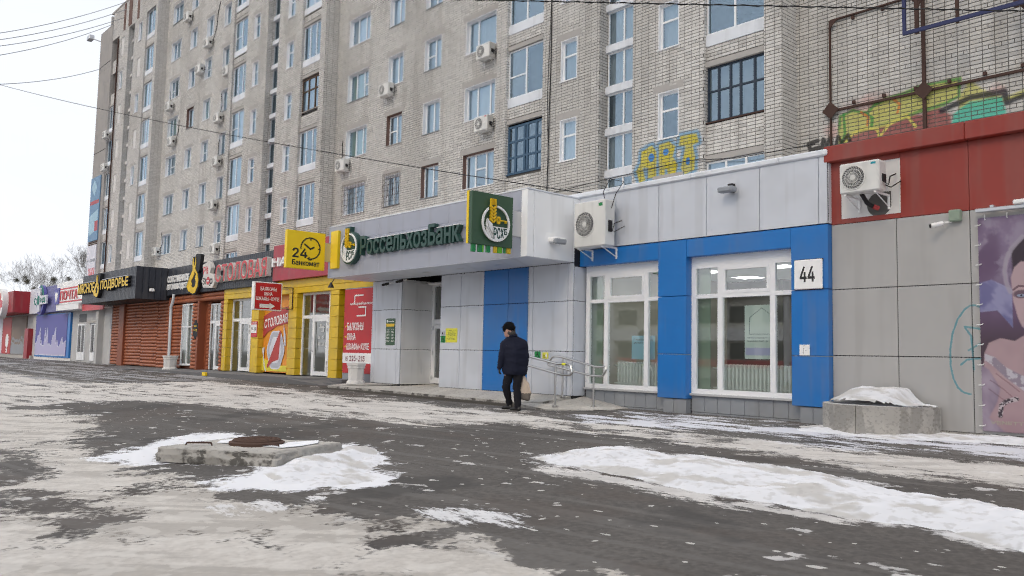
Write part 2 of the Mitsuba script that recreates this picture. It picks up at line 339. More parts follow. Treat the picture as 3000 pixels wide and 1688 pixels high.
# snow and road
AREAS = {
    'A': [(-21.99, 2.32), (-18.72, 4.59), (-16.02, 4.25), (-13.08, 3.57), (-11.18, 3.13), (-9.41, 3.12), (-8.29, 3.21), (-7.49, 3.28), (-6.87, 3.37), (-6.25, 3.51), (-5.51, 3.6), (-4.77, 3.62), (-4.12, 3.73), (-3.45, 3.64), (-2.95, 3.26), (-3.5, -6.0), (-25.0, -8.0)],
    'D': [(-11.6, 3.18), (-12.07, 3.77), (-12.68, 4.34), (-13.18, 5.24), (-13.02, 5.81), (-12.36, 5.69), (-11.99, 4.77), (-10.67, 3.67), (-9.95, 4.07), (-9.24, 4.49), (-8.97, 4.15), (-8.72, 3.66), (-8.17, 3.57), (-7.51, 3.99), (-7.44, 4.85), (-7.83, 5.25), (-8.36, 5.41), (-8.55, 5.88), (-9.0, 6.03), (-10.21, 6.31), (-10.6, 6.22), (-9.56, 5.06), (-10.26, 4.09), (-10.68, 3.53)],
    'F': [(-5.79, 4.23), (-5.97, 4.51), (-5.86, 4.69), (-5.35, 4.81), (-5.21, 4.63), (-5.58, 4.23)],
    'C': [(-11.07, 11.75), (-10.92, 12.79), (-9.5, 13.05), (-8.27, 12.9), (-6.56, 13.2), (-5.17, 13.5), (-3.83, 13.3), (-2.5, 13.5), (-1.5, 11.61), (-3.49, 11.53), (-4.53, 11.35), (-5.37, 10.89), (-7.3, 11.57), (-8.28, 11.38), (-10.24, 11.23)],
    'W': [(-7.58, 7.26), (-7.73, 8.02), (-7.67, 8.42), (-7.51, 8.88), (-6.78, 8.73), (-5.24, 8.89), (-4.12, 8.52), (-3.46, 8.19), (-2.44, 8.03), (-1.64, 7.65), (0.5, 7.2), (0.5, 5.9), (-1.36, 6.31), (-2.05, 6.7), (-2.63, 6.92), (-3.38, 6.85), (-4.1, 6.82), (-5.29, 6.94), (-6.54, 7.11), (-7.17, 7.1)],
    'G': [(-7.43, 3.08), (-7.13, 3.79), (-7.12, 3.95), (-6.93, 3.8), (-6.96, 3.33), (-7.04, 3.01)],
    'W2': [(-6.92, 6.7), (-6.36, 7.09), (-5.43, 6.8), (-4.9, 6.73), (-4.03, 6.7), (-3.33, 6.74), (-3.35, 6.61), (-4.2, 6.65), (-4.9, 6.58), (-5.57, 6.65), (-6.32, 6.56)],
    'B': [(-26.5, 3.49), (-46.0, 4.0), (-46.0, 7.2), (-29.7, 7.6), (-27.9, 9.2), (-27.4, 10.9), (-24.0, 11.3), (-19.05, 11.12), (-14.06, 11.08), (-12.61, 11.2), (-10.3, 10.93), (-8.05, 10.8), (-6.49, 10.8), (-4.84, 10.89), (-3.34, 11.01), (-1.99, 10.94), (1.5, 11.0), (1.5, 9.2), (-1.72, 9.41), (-2.93, 9.64), (-4.54, 9.21), (-6.08, 9.87), (-7.14, 9.81), (-9.21, 10.01), (-10.91, 9.82), (-11.5, 9.0), (-12.57, 8.57), (-15.96, 7.96), (-19.0, 7.51), (-21.76, 6.18), (-19.35, 2.67)],
}
HOLES = [[(-13.28, 2.43), (-12.76, 2.72), (-11.37, 2.69), (-10.29, 2.37), (-10.14, 2.07), (-10.42, 1.87)], [(-9.33, 1.88), (-9.46, 2.13), (-8.96, 2.28), (-8.46, 2.18), (-8.38, 1.94), (-8.83, 1.85)], [(-7.8, 1.86), (-7.67, 2.11), (-7.28, 2.25), (-7.1, 2.03), (-6.96, 1.95), (-7.24, 1.89)]]


def gz(x, y): return .034 * np.clip(y, -8, 13.6) + .25 * np.clip((-x - 12) / 40, 0, 1)


def road_colour(p, n, uv):
    x, y = p.x, p.y
    def rag(a, b, z): return 0.40 * mikit.noise(a, b, z) + 0.25 * mikit.noise(a * 2.7, b * 2.7, z + 3) + 0.17 * mikit.noise(a * 7.3, b * 7.3, z + 5) + 0.18 * mikit.noise(a * 19.0, b * 19.0, z + 7)
    n1 = rag(x * 1.7, y * 1.7, 1.0); n2 = rag(x * 1.3 + y * 0.1, (y + x * 0.06) * 4.2, 4.0); fine = fb(x * 26, y * 26, 2.0, 3)
    track = fb((x * 0.35 + y * 0.06) * 0.8, (y - x * 0.10) * 5.0, 7.0, 3) - 0.5      # tyre streaks run with the street
    track2 = fb((x * 0.7 + y * 0.7) * 0.6, (y - x * .8) * 3.6, 5.0, 4) - 0.5
    big = fb(x * 0.5, y * 0.5, 9.0, 4)
    grain = 0.06 * (fine - 0.5)

    def snow(d, width, tmax, nn): return sm(-0.085, 0.085, dr.minimum(0.5 - d * (0.30 / width), tmax) - nn + grain)

    asphalt = mikit.mix((0.060, 0.055, 0.052), (0.108, 0.100, 0.093), big) * (0.72 + 0.56 * fine)
    asphalt = over(asphalt, 0.45 * sm(0.02, 0.20, track), (0.135, 0.128, 0.122))
    v1, v2, vr = mikit.voronoi(x * 0.55 + 0.5 * big, y * 0.55 + 0.4 * n1)
    asphalt = over(asphalt, 0.55 * sm(0.018, 0.006, v2 - v1) * sm(0.45, 0.55, fb(x * 0.4, y * 0.4, 40.0, 2)), (0.025, 0.023, 0.022))
    asphalt = over(asphalt, 0.6 * sm(0.60, 0.70, fb(x * 0.7, y * 1.1, 50.0, 4)), (0.042, 0.040, 0.039))
    asphalt = over(asphalt, 0.30 * sm(0.55, 0.72, fb(x * 0.9, y * 1.6, 17.0, 3)), (0.085, 0.066, 0.055))
    packed = mikit.mix((0.385, 0.362, 0.332), (0.53, 0.505, 0.475), n1 + 0.8 * (fine - 0.5))
    packed = over(packed, 0.65 * sm(-0.02, 0.16, track2), (0.30, 0.28, 0.255))
    packed = over(packed, 0.35 * sm(0.55, 0.7, fb(x * 6, y * 6, 12.0, 3)), (0.58, 0.56, 0.53))
    white = mi.Color3f(0.65, 0.66, 0.69)
    hole = mi.Float(9.0)
    for h in HOLES: hole = dr.minimum(hole, sd_poly(x, y, h))
    a = dr.maximum(sd_poly(x, y, AREAS['A']) - 0.1, 0.06 - hole)
    c = over(asphalt, snow(a, 0.55, 0.70, n1), packed)
    c = over(c, snow(sd_poly(x, y, AREAS['B']), 0.8, 0.60, 0.55 * n2 + 0.45 * n1 + 0.35 * track), mikit.mix(packed, white, 0.12))
    c = over(c, 0.9 * snow(sd_poly(x, y, AREAS['C']), 0.7, 0.52, n2 + 0.2 * track), (0.56, 0.57, 0.62))
    c = over(c, snow(sd_poly(x, y, AREAS['D']), 0.30, 0.80, n1), white)
    c = over(c, snow(sd_poly(x, y, AREAS['F']), 0.30, 0.52, n2), mikit.mix(packed, white, .7))
    c = over(c, snow(sd_poly(x, y, AREAS['G']), 0.25, 0.50, n2), mikit.mix(packed, white, .6))
    c = over(c, snow(sd_poly(x, y, AREAS['W']), 0.50, 0.80, 0.5 * n1 + 0.5 * n2), mikit.mix(packed, white, 0.6))
    c = over(c, snow(sd_poly(x, y, AREAS['W2']), 0.30, 0.54, n2 + .2 * track), mikit.mix(packed, white, 0.3))
    fleck = fb(x * 2.6, y * 3.6, 21.0, 4)
    c = over(c, 0.75 * sm(0.74, 0.80, fleck + 2 * grain) * sm(-0.2, 0.3, a), mikit.mix(packed, white, 0.4))
    f2 = fb(x * 7.5, y * 10, 31.0, 2)
    c = over(c, 0.8 * sm(0.845, 0.87, f2) * sm(-0.2, 0.3, a), (0.5, 0.49, 0.47))
    blue = sm(-26.0, -31.0, x) * sm(5.0, 9.0, y)
    return over(c, 0.8 * blue * sm(0.02, 0.12, track + 0.6 * (n2 - .5)), (0.30, 0.30, 0.315))


scene['road_in'] = {'type': 'bumpmap', 'arbitrary': mikit.proc(lambda p, n, uv: 0.010 * fb(p.x * 14, p.y * 14, 1.0, 4) + 0.012 * fb(p.x * 2.5, p.y * 7, 5.0, 3), 3e-3),
                    'b': {'type': 'principled', 'base_color': mikit.proc(road_colour), 'roughness': 0.72, 'specular': 0.35}}
scene['road'] = {'type': 'twosided', 'b': {'type': 'ref', 'id': 'road_in'}}


def snow_col(p, n, uv):
    d = fb(p.x * 2.0, p.y * 5.0, 3.0, 4)
    d2 = fb(p.x * 14, p.y * 18, 8.0, 3)
    c = over(mi.Color3f(0.64, 0.65, 0.68), 0.75 * sm(0.50, 0.68, d), (0.42, 0.405, 0.38))
    return over(c, 0.35 * sm(0.55, 0.75, d2), (0.36, 0.35, 0.34))


scene['snow_in'] = {'type': 'bumpmap', 'arbitrary': mikit.proc(lambda p, n, uv: 0.045 * fb(p.x * 9, p.y * 12, p.z * 9, 5), 3e-3),
                    'b': {'type': 'principled', 'base_color': mikit.proc(snow_col), 'roughness': 0.85, 'specular': 0.25}}
scene['snow'] = {'type': 'twosided', 'b': {'type': 'ref', 'id': 'snow_in'}}
P('snow_plain', (0.66, 0.67, 0.70), .85, spec=.25)


def gown_print(p, n, uv):
    """printed portrait banner: violet studio backdrop, a veiled figure in a white strapless gown"""
    x, z = p.x + 4.65, p.z - 0.55                         # metres from the lower left corner
    w = fb(x * 2.2, z * 1.6, 4.0, 4)
    c = mikit.mix((0.17, 0.10, 0.20), (0.30, 0.22, 0.36), sm(0.3, 0.7, w) * sm(1.2, 3.2, z))
    c = over(c, sm(1.9, 1.2, z), (0.085, 0.05, 0.075))
    tul = fb(x * 5 + z * 3, z * 4 - x * 3, 2.0, 4)
    c = over(c, 0.55 * sm(0.5, 0.75, tul) * sm(2.0, 2.5, z), (0.48, 0.42, 0.55))
    veil = sd_poly(x, z, [(0.0, 2.2), (0.17, 2.24), (0.35, 2.14), (0.44, 2.09), (0.44, 1.52), (0.24, 1.78), (0.0, 1.76)])
    c = over(c, 0.85 * sm(0.012, -0.012, veil), mikit.mix((0.20, 0.20, 0.44), (0.40, 0.40, 0.66), sm(0.35, 0.7, fb((x + z) * 5, (x - z) * 3, 1.0, 3))))
    hair = sd_poly(x, z, [(0.44, 2.67), (0.62, 2.83), (1.1, 2.9), (1.3, 2.3), (1.2, 1.6), (0.9, 2.3), (0.53, 2.46), (0.46, 2.33)])
    c = over(c, sm(0.025, -0.02, hair), (0.045, 0.025, 0.045))
    face = sd_poly(x, z, [(0.43, 2.26), (0.48, 2.41), (0.57, 2.49), (0.72, 2.45), (0.9, 2.3), (0.92, 1.9), (0.8, 1.58), (0.66, 1.44), (0.56, 1.54), (0.51, 1.66), (0.45, 1.92)])
    c = over(c, sm(0.015, -0.015, face), mikit.mix((0.60, 0.43, 0.47), (0.42, 0.25, 0.30), sm(0.55, 0.85, x)))
    arch = seg(x, z, [(0.60, 2.85), (0.52, 2.77), (0.44, 2.67), (0.38, 2.53), (0.35, 2.36), (0.37, 2.18), (0.42, 2.05)])
    c = over(c, 0.8 * sm(0.05, 0.015, arch), (0.50, 0.44, 0.54))
    brow = seg(x, z, [(0.46, 2.08), (0.53, 2.13), (0.62, 2.12)]); eye = dr.sqrt(dr.square((x - 0.555) / 0.055) + dr.square((z - 1.99) / 0.022)) - 1
    lash = dr.sqrt(dr.square((x - 0.56) / 0.10) + dr.square((z - 2.01) / 0.058)) - 1
    c = over(c, 0.8 * sm(0.022, 0.008, brow), (0.14, 0.06, 0.09)); c = over(c, 0.85 * sm(0.3, -0.2, lash), (0.10, 0.05, 0.09)); c = over(c, sm(0.1, -0.1, eye), (0.35, 0.40, 0.55)); c = over(c, sm(0.02, 0.01, dr.sqrt(dr.square(x - 0.56) + dr.square(z - 1.99))), (0.03, 0.03, 0.06))
    body = sd_poly(x, z, [(0.02, 0.0), (0.03, 0.9), (0.05, 1.15), (0.11, 1.3), (0.27, 1.37), (0.46, 1.33), (0.6, 1.42), (1.0, 1.4), (1.6, 1.1), (1.6, 0.0)])
    c = over(c, sm(0.015, -0.015, body), mikit.mix((0.60, 0.43, 0.46), (0.40, 0.25, 0.30), fb(x * 2.5, z * 2.5, 6.0, 3)))
    low = sd_poly(x, z, [(-.05, 1.0), (0.1, 0.91), (0.25, 0.64), (0.21, 0.43), (0.09, 0.2), (0.3, 0.0), (-.05, 0.0)])
    c = over(c, sm(0.02, -0.02, low), mikit.mix((0.55, 0.46, 0.58), (0.25, 0.18, 0.27), fb(x * 7 + z * 2, z * 4, 8.0, 3)))
    gown = sd_poly(x, z, [(0.05, 1.14), (0.19, 1.09), (0.34, 0.94), (0.57, 0.82), (0.9, 0.67), (0.9, 0.42), (0.56, 0.61), (0.33, 0.79), (0.14, 0.98), (0.05, 1.04)])
    c = over(c, sm(0.012, -0.012, gown), mikit.mix((0.66, 0.62, 0.70), (0.36, 0.30, 0.38), sm(0.4, 0.65, fb(x * 16, z * 16, 2.0, 3))))
    fing = dr.minimum(seg(x, z, [(0.12, 0.75), (0.3, 0.62), (0.42, 0.5)]), dr.minimum(seg(x, z, [(0.2, 0.85), (0.36, 0.72), (0.5, 0.6)]), seg(x, z, [(0.1, 0.62), (0.25, 0.5), (0.36, 0.42)])))
    c = over(c, 0.5 * sm(0.014, 0.004, fing), (0.22, 0.11, 0.15))
    brace = dr.abs(seg(x, z, [(0.24, 0.24), (0.26, 0.39), (0.33, 0.45), (0.46, 0.49)])) - 0.03
    c = over(c, sm(0.015, -0.01, brace), mikit.mix((0.06, 0.04, 0.06), (0.66, 0.58, 0.62), sm(.45, .6, fb(x * 40, z * 40, 1.0, 2))))
    return c * 0.62


P('gown_banner', mikit.proc(gown_print), 0.5)


def teal_tag(p, n, uv):
    x, z = p.x, p.z
    c = mi.Color3f(0.355, 0.35, 0.345)
    g = fb(x * 5, z * 0.5, 3.0, 3); c = over(c, 0.25 * sm(0.5, 0.8, g), (0.22, 0.21, 0.20))
    d = dr.minimum(seg(x, z, [(-4.66, 2.39), (-4.72, 2.42), (-4.80, 2.42), (-4.88, 2.36), (-4.98, 2.22), (-5.06, 2.0), (-5.10, 1.75), (-5.10, 1.5), (-5.06, 1.3), (-5.0, 1.17), (-4.92, 1.1), (-4.82, 1.08)]),
                   dr.minimum(seg(x, z, [(-4.66, 2.06), (-4.89, 2.10), (-4.80, 1.96), (-4.78, 1.75), (-4.77, 1.45)]), dr.minimum(seg(x, z, [(-4.84, 1.74), (-4.67, 1.84)]), seg(x, z, [(-4.95, 1.52), (-4.86, 1.60), (-4.67, 1.62)]))))
    return over(c, 0.8 * sm(0.018, 0.009, d + 0.01 * (fb(x * 30, z * 30, 1.0, 2) - .5)), (0.05, 0.22, 0.27))


P('tagged_sheet', mikit.proc(teal_tag), 0.5)

# ------------------------------------------------------------------ ground
xs = np.unique(np.concatenate([np.linspace(-400, -60, 18), np.linspace(-60, -24, 37), np.linspace(-24, 8, 65), np.linspace(8, 120, 12)]))
ys = np.unique(np.concatenate([np.linspace(-120, -8, 15), np.linspace(-8, 13.6, 55), np.linspace(13.6, 60, 8), np.linspace(60, 400, 6)]))
X, Yg = np.meshgrid(xs, ys)
Zg = gz(X, Yg) + np.where((Yg < 12) & (X < 6) & (X > -40), 0.018 * (meshkit.fbm(np.stack([X * .35, Yg * .35, X * 0], -1), 3, 2) - .5), 0)
nx = len(xs); ii, jj = np.meshgrid(np.arange(len(ys) - 1), np.arange(nx - 1), indexing='ij'); a_ = (ii * nx + jj).ravel()
lab(obj('ground', (np.stack([X, Yg, Zg], -1).reshape(-1, 3), np.stack([a_, a_ + 1, a_ + nx + 1, a_ + nx], 1)), 'road', smooth=True), 'worn asphalt yard with streaks of packed snow and sand', kind='structure')


def drift(name, poly, height, step, label, bump=0.05, seed=1, w=0.35):
    """a low heap of snow over an outline on the ground"""
    pg = Polygon(poly).buffer(0); x0, y0, x1, y1 = pg.bounds
    gx, gy = np.meshgrid(np.arange(x0 - .1, x1 + .1, step), np.arange(y0 - .1, y1 + .1, step))
    import shapely
    pts = shapely.points(gx.ravel(), gy.ravel()); d = shapely.distance(pts, pg.exterior).reshape(gx.shape); ins = shapely.contains(pg, pts).reshape(gx.shape)
    d = np.where(ins, d, -d)
    q = np.stack([gx, gy, gx * 0], -1)
    n = meshkit.fbm(q * 2.2, 4, seed) - .5; n2 = meshkit.fbm(q * 8.0, 4, seed + 5) - .5
    dd = d + 0.35 * n
    h = height(gx, gy) if callable(height) else height
    z = h * (1 - np.exp(-np.clip(dd, -1, 9) / w)) + bump * n * np.clip(dd * 3, 0, 1) + 0.06 * n2 * np.clip(dd * 6, 0, 1)
    z = np.where(dd < 0, dd * 0.25, z) + gz(gx, gy) - 0.004
    k = gx.shape[1]; i, j = np.meshgrid(np.arange(gx.shape[0] - 1), np.arange(k - 1), indexing='ij'); a = (i * k + j).ravel()
    keep = (dd.ravel()[a] > -.12)
    return lab(obj(name, (np.stack([gx, gy, z], -1).reshape(-1, 3), np.stack([a, a + 1, a + k + 1, a + k], 1)[keep]), 'snow', smooth=True), label, kind='structure')


drift('snow_bank', AREAS['W'], lambda x, y: 0.13 + 0.05 * np.clip((x + 4) / 4, 0, 1), 0.05, 'long low bank of ploughed snow across the asphalt on the right', .09, 3, .45)
drift('snow_drift', [(-9.25, 4.66), (-8.85, 4.25), (-8.2, 4.0), (-7.6, 4.3), (-7.5, 4.9), (-7.9, 5.25), (-8.6, 5.6), (-9.0, 6.0), (-9.7, 6.25), (-10.0, 6.05), (-9.7, 5.5)], lambda x, y: 0.05 + 0.15 * np.clip(1 - (x + 9.4 + (y - 4.9) * .55) / 0.8, 0, 1), 0.04, 'bright snow drift against the right side of the concrete slab', .05, 8, .25)
drift('snow_patch', [(-6.9, 13.9), (-7.3, 13.0), (-6.9, 12.35), (-5.6, 12.2), (-4.7, 12.8), (-3.6, 12.9), (-2.0, 13.2), (-1.0, 13.7), (-5.0, 13.62)], 0.06, 0.05, 'thin snow at the foot of the grey wall around the round planter', .06, 4, .3)

# ------------------------------------------------------------------ apartment building
YF, YL, YS, YW = 19.13, 19.245, 19.51, 19.88
FZ = [7.90 + 2.68 * n for n in range(-1, 7)]
BAYS = [-16.785, -40.805, -64.825]
A = thing('apartment_building', 'long nine storey apartment block of pale grey brick behind the row of shops', 'building')
WALLS = []      # (mapping kind, plane, u0, u1, z0, z1, openings) for bricks
wallmb = MB()


def wall(kind, pl, u0, u1, z0, z1, holes=(), bricks=True, mb=None, th=0.3):
    p = sbox(u0, z0, u1, z1)
    if holes: p = p.difference(unary_union([sbox(a, c, b, d) for a, b, c, d in holes]))
    mp = (lambda v: np.stack([v[:, 0], pl - v[:, 2], v[:, 1]], 1)) if kind == 'f' else (lambda v: np.stack([pl + v[:, 2], v[:, 0], v[:, 1]], 1))
    (mb or wallmb).ext(p, -th, 0.0, mp)
    if bricks: WALLS.append((kind, pl, u0, u1, z0, z1, list(holes)))


WINDOWS = []    # queued, built after the wall
CURT = ['dark_room', 'net', 'tulle', 'tulle', 'tulle', 'curtain_beige', 'curtain_grey', 'tulle', 'curtain_green', 'curtain_grey', 'tulle']


def window(x0, x1, z0, z1, pl, rec, sash, transom=None, frame='pvc', sill='steel_sill', lintel=True, curtain=None, th=0.05, reveal=0.022, bars=False, netted=None, revmat=None, name='window', glass='glass', label=None, par=None, proud_sill=0.05, bt=None):
    """one window in its opening: reveal and frame, panes, sill, lintel, what hangs behind it"""
    par = par or A
    f = MB(); yr = pl + rec
    for xa, xb, za, zb in ((x0, x0 + reveal, z0, z1), (x1 - reveal, x1, z0, z1), (x0 + reveal, x1 - reveal, z1 - reveal, z1)):
        if reveal > 0 and revmat is None: f.box(xa, xb, pl - 0.003, yr + 0.06, za, zb)
    a, b, c, d = x0 + reveal, x1 - reveal, z0, z1 - reveal
    f.box(a, b, yr, yr + .06, c, c + th); f.box(a, b, yr, yr + .06, d - th, d); f.box(a, a + th, yr, yr + .06, c + th, d - th); f.box(b - th, b, yr, yr + .06, c + th, d - th)
    tot = float(sum(sash)); edges = [a + (b - a) * sum(sash[:i]) / tot for i in range(len(sash) + 1)]
    mt = th * 1.25
    for e in edges[1:-1]: f.box(e - mt / 2, e + mt / 2, yr - .004, yr + .056, c + th, d - th)
    trs = transom if transom is not None else []
    cells = []
    for i in range(len(sash)):
        xa = edges[i] + (th if i == 0 else mt / 2); xb = edges[i + 1] - (th if i == len(sash) - 1 else mt / 2)
        cuts = sorted(t for (k, t) in trs if k == i or k == -1); zz = [c + th] + [c + (d - c) * t for t in cuts] + [d - th]
        for t in cuts: f.box(xa, xb, yr - .002, yr + .054, c + (d - c) * t - mt * .4, c + (d - c) * t + mt * .4)
        for za, zb in zip(zz[:-1], zz[1:]): cells.append((xa, xb, za + (mt * .4 if za > c + th + 1e-6 else 0), zb - (mt * .4 if zb < d - th - 1e-6 else 0), i))
    key = obj(name, f, frame, par)
    if label: lab(key, label)
    for xa, xb, za, zb, i in cells:
        y = yr + 0.025
        obj('pane', MB().add([[xa, y, za], [xb, y, za], [xb, y, zb], [xa, y, zb]], [[0, 1, 2], [0, 2, 3]]), glass, key)
        if netted is not None and i in netted: obj('insect_screen', MB().add([[xa, y + .012, za], [xb, y + .012, za], [xb, y + .012, zb], [xa, y + .012, zb]], [[0, 1, 2], [0, 2, 3]]), 'net', key)
    cu = curtain or random.choice(CURT); y = yr + 0.13
    k = MB()
    if cu.startswith('tulle') or cu.startswith('curtain'):
        n = max(4, int((x1 - x0) / 0.09)); xx = np.linspace(x0, x1, n + 1); yy = y + 0.014 * np.sin(np.arange(n + 1) * 1.9 + x0 * 7)
        k.add([[x, q, z] for x, q in zip(xx, yy) for z in (z0, z1)], [t for j in range(n) for t in ([2 * j, 2 * j + 2, 2 * j + 3], [2 * j, 2 * j + 3, 2 * j + 1])])
        obj('curtain', k, cu, key)
    else:
        y = yr + 0.24
        obj('room_behind', k.add([[x0, y, z0], [x1, y, z0], [x1, y, z1], [x0, y, z1]], [[0, 1, 2], [0, 2, 3]]), cu, key)
    if revmat: obj('reveal', MB().box(x0, x0 + .02, pl + .012, yr + .06, z0, z1).box(x1 - .02, x1, pl + .012, yr + .06, z0, z1).box(x0 + .02, x1 - .02, pl + .012, yr + .06, z1 - .02, z1), revmat, key)
    if sill: obj('sill', MB().box(x0 - .03, x1 + .03, pl - proud_sill, yr + .02, z0 - .028, z0 + .004), sill, key)
    if lintel: obj('lintel', MB().box(x0 - .17, x1 + .17, pl - .014, pl + .1, z1 + .002, z1 + .215), 'lintel', key)
    if bars:
        g = MB(); yb = pl - .07
        for x in np.linspace(x0 - .05, x1 + .05, 9): g.tube([[x, yb, z0 - .06], [x, yb, z1 + .06]], .009, 4)
        for z in np.linspace(z0 - .05, z1 + .05, 7): g.tube([[x0 - .06, yb - .012, z], [x1 + .06, yb - .012, z]], .009, 4)
        for s in range(3):
            xc = x0 + (x1 - x0) * (s + .5) / 3; zc = (z0 + z1) / 2
            g.tube([[xc + .22 * math.cos(t), yb - .02, zc + .38 * math.sin(t)] for t in np.linspace(0, 2 * math.pi, 17)], .008, 4)
        for x in (x0 - .05, x1 + .05):
            for z in (z0, z1): g.tube([[x, yb, z], [x, pl + .02, z]], .009, 4)
        obj('window_bars', g, 'rust', key)
    return key


def band(x0, x1, z0, z1, pl, key, mat='coping_sheet'): obj('apron', MB().box(x0, x1, pl - .035, pl + .02, z0, z1, .006), mat, key)


# flat walls between the bays
SASH3, SASH2 = [1, 1.15, 1], [1, 1]


def flat_section(dx, first):
    holes = []; sp = []
    for n, z in enumerate(FZ):
        for w_, (a, b) in (('a', (-34.2, -32.36)), ('b', (-30.75, -29.57)), ('c', (-28.02, -26.84)), ('d', (-25.25, -23.4))):
            x0, x1 = a - dx, b - dx
            holes.append((x0, x1, z, z + 1.36)); sp.append((w_, n, x0, x1, z))
    wall('f', YW, -35.145 - dx, -22.445 - dx, 0.6, 27.15, holes)
    for w_, n, x0, x1, z in sp:
        s = list(SASH3 if w_ in 'ad' else SASH2); tr = None; net = None; fr = 'pvc'; cu = None; rv = None; bars = False; sl = 'steel_sill' if random.random() < .5 else 'pvc'
        if random.random() < .22 and w_ in 'ad': s = [1, 2.1]
        if random.random() < .25: net = [random.randrange(len(s))]; tr = [(net[0], .48)]
        if random.random() < (.3 if not first else .0): tr = [(len(s) - 1, .45)]; cu = random.choice(['dark_room', 'curtain_grey', 'tulle'])
        if first and n == 1:
            if w_ == 'd': s, net, tr, cu, rv = [1, 1.1, 1], [1], [(1, .55)], 'tulle', 'oxide'
            if w_ == 'c': s, net, tr, cu, rv = [1, .8], [1], [(1, .5)], 'tulle', 'oxide'
            if w_ in 'ab': bars, cu, tr, net = True, 'tulle', None, None; s = [1, 1.2]
        if first and n == 2:
            if w_ == 'b': rv, cu, s, sl = 'oxide', 'tulle', [1, .9], 'lintel'
            if w_ == 'a': s, cu, tr, net = [1, .9, .8], 'curtain_green', None, None
            if w_ == 'd': s, cu, tr, net = [1, 1.2, .7], 'tulle', None, None
        if not first and n == 4 and w_ == 'b': rv, s = 'oxide', [1]; tr = net = None
        window(x0, x1, z, z + 1.36, YW, 0.16, s, tr, fr, sl, True, cu, revmat=rv, bars=bars, netted=net, th=.055)


flat_section(0.0, True)
flat_section(24.02, False)


def loggia(x0, x1, n, z, style, mirror=False):
    """what fills the opening of a glazed balcony on one floor; returns the opening"""
    if style == 'open': return
    if style in ('white2', 'white3', 'white4', 'white2n'):
        s = {'white2': [1, 1.05], 'white2n': [1, 1.05], 'white3': [1, 1, 1], 'white4': [.8, .8, .8, .8]}[style]
        k = window(x0, x1, z + .03, z + 1.77, YL, .02, s, [(0, .45)] if style == 'white2n' else None, 'pvc', None, False, random.choice(['dark_room', 'net', 'tulle', 'curtain_grey']), th=.05, reveal=0.0, netted=[0] if style == 'white2n' else None)
        band(x0 - .02, x1 + .0, z - .30, z + .03, YL, k)
    elif style == 'wood_blue':
        k = window(x0, x1, z - .02, z + 1.72, YL, .03, [1, 1.1, .35, 1.1, 1], [(-1, .345), (-1, .67)], 'old_blue', 'old_blue', False, 'dark_room', th=.075, reveal=0.0, label='peeling blue wooden glazing of a balcony')
    elif style == 'wood_navy':
        k = window(x0, x1, z + .2, z + 1.78, YL, .04, [1, 1, .85, 1.15, 1], [(-1, .56)], 'old_navy', 'rust', False, 'net', th=.05, reveal=0.0, label='dark blue wooden balcony glazing with many small panes')
    elif style == 'wood_brown':
        k = window(x0, x1, z + .08, z + 1.74, YL, .03, [1, 1, .9], [(-1, .62)], 'old_brown', 'lintel', False, 'curtain_grey', th=.07, reveal=0.0, label='brown wooden balcony glazing')
    obj('lintel', MB().box(x0 - .0, x1 + .0, YL - .05, YL + .08, z + 1.79, z + 1.95), 'lintel', k)


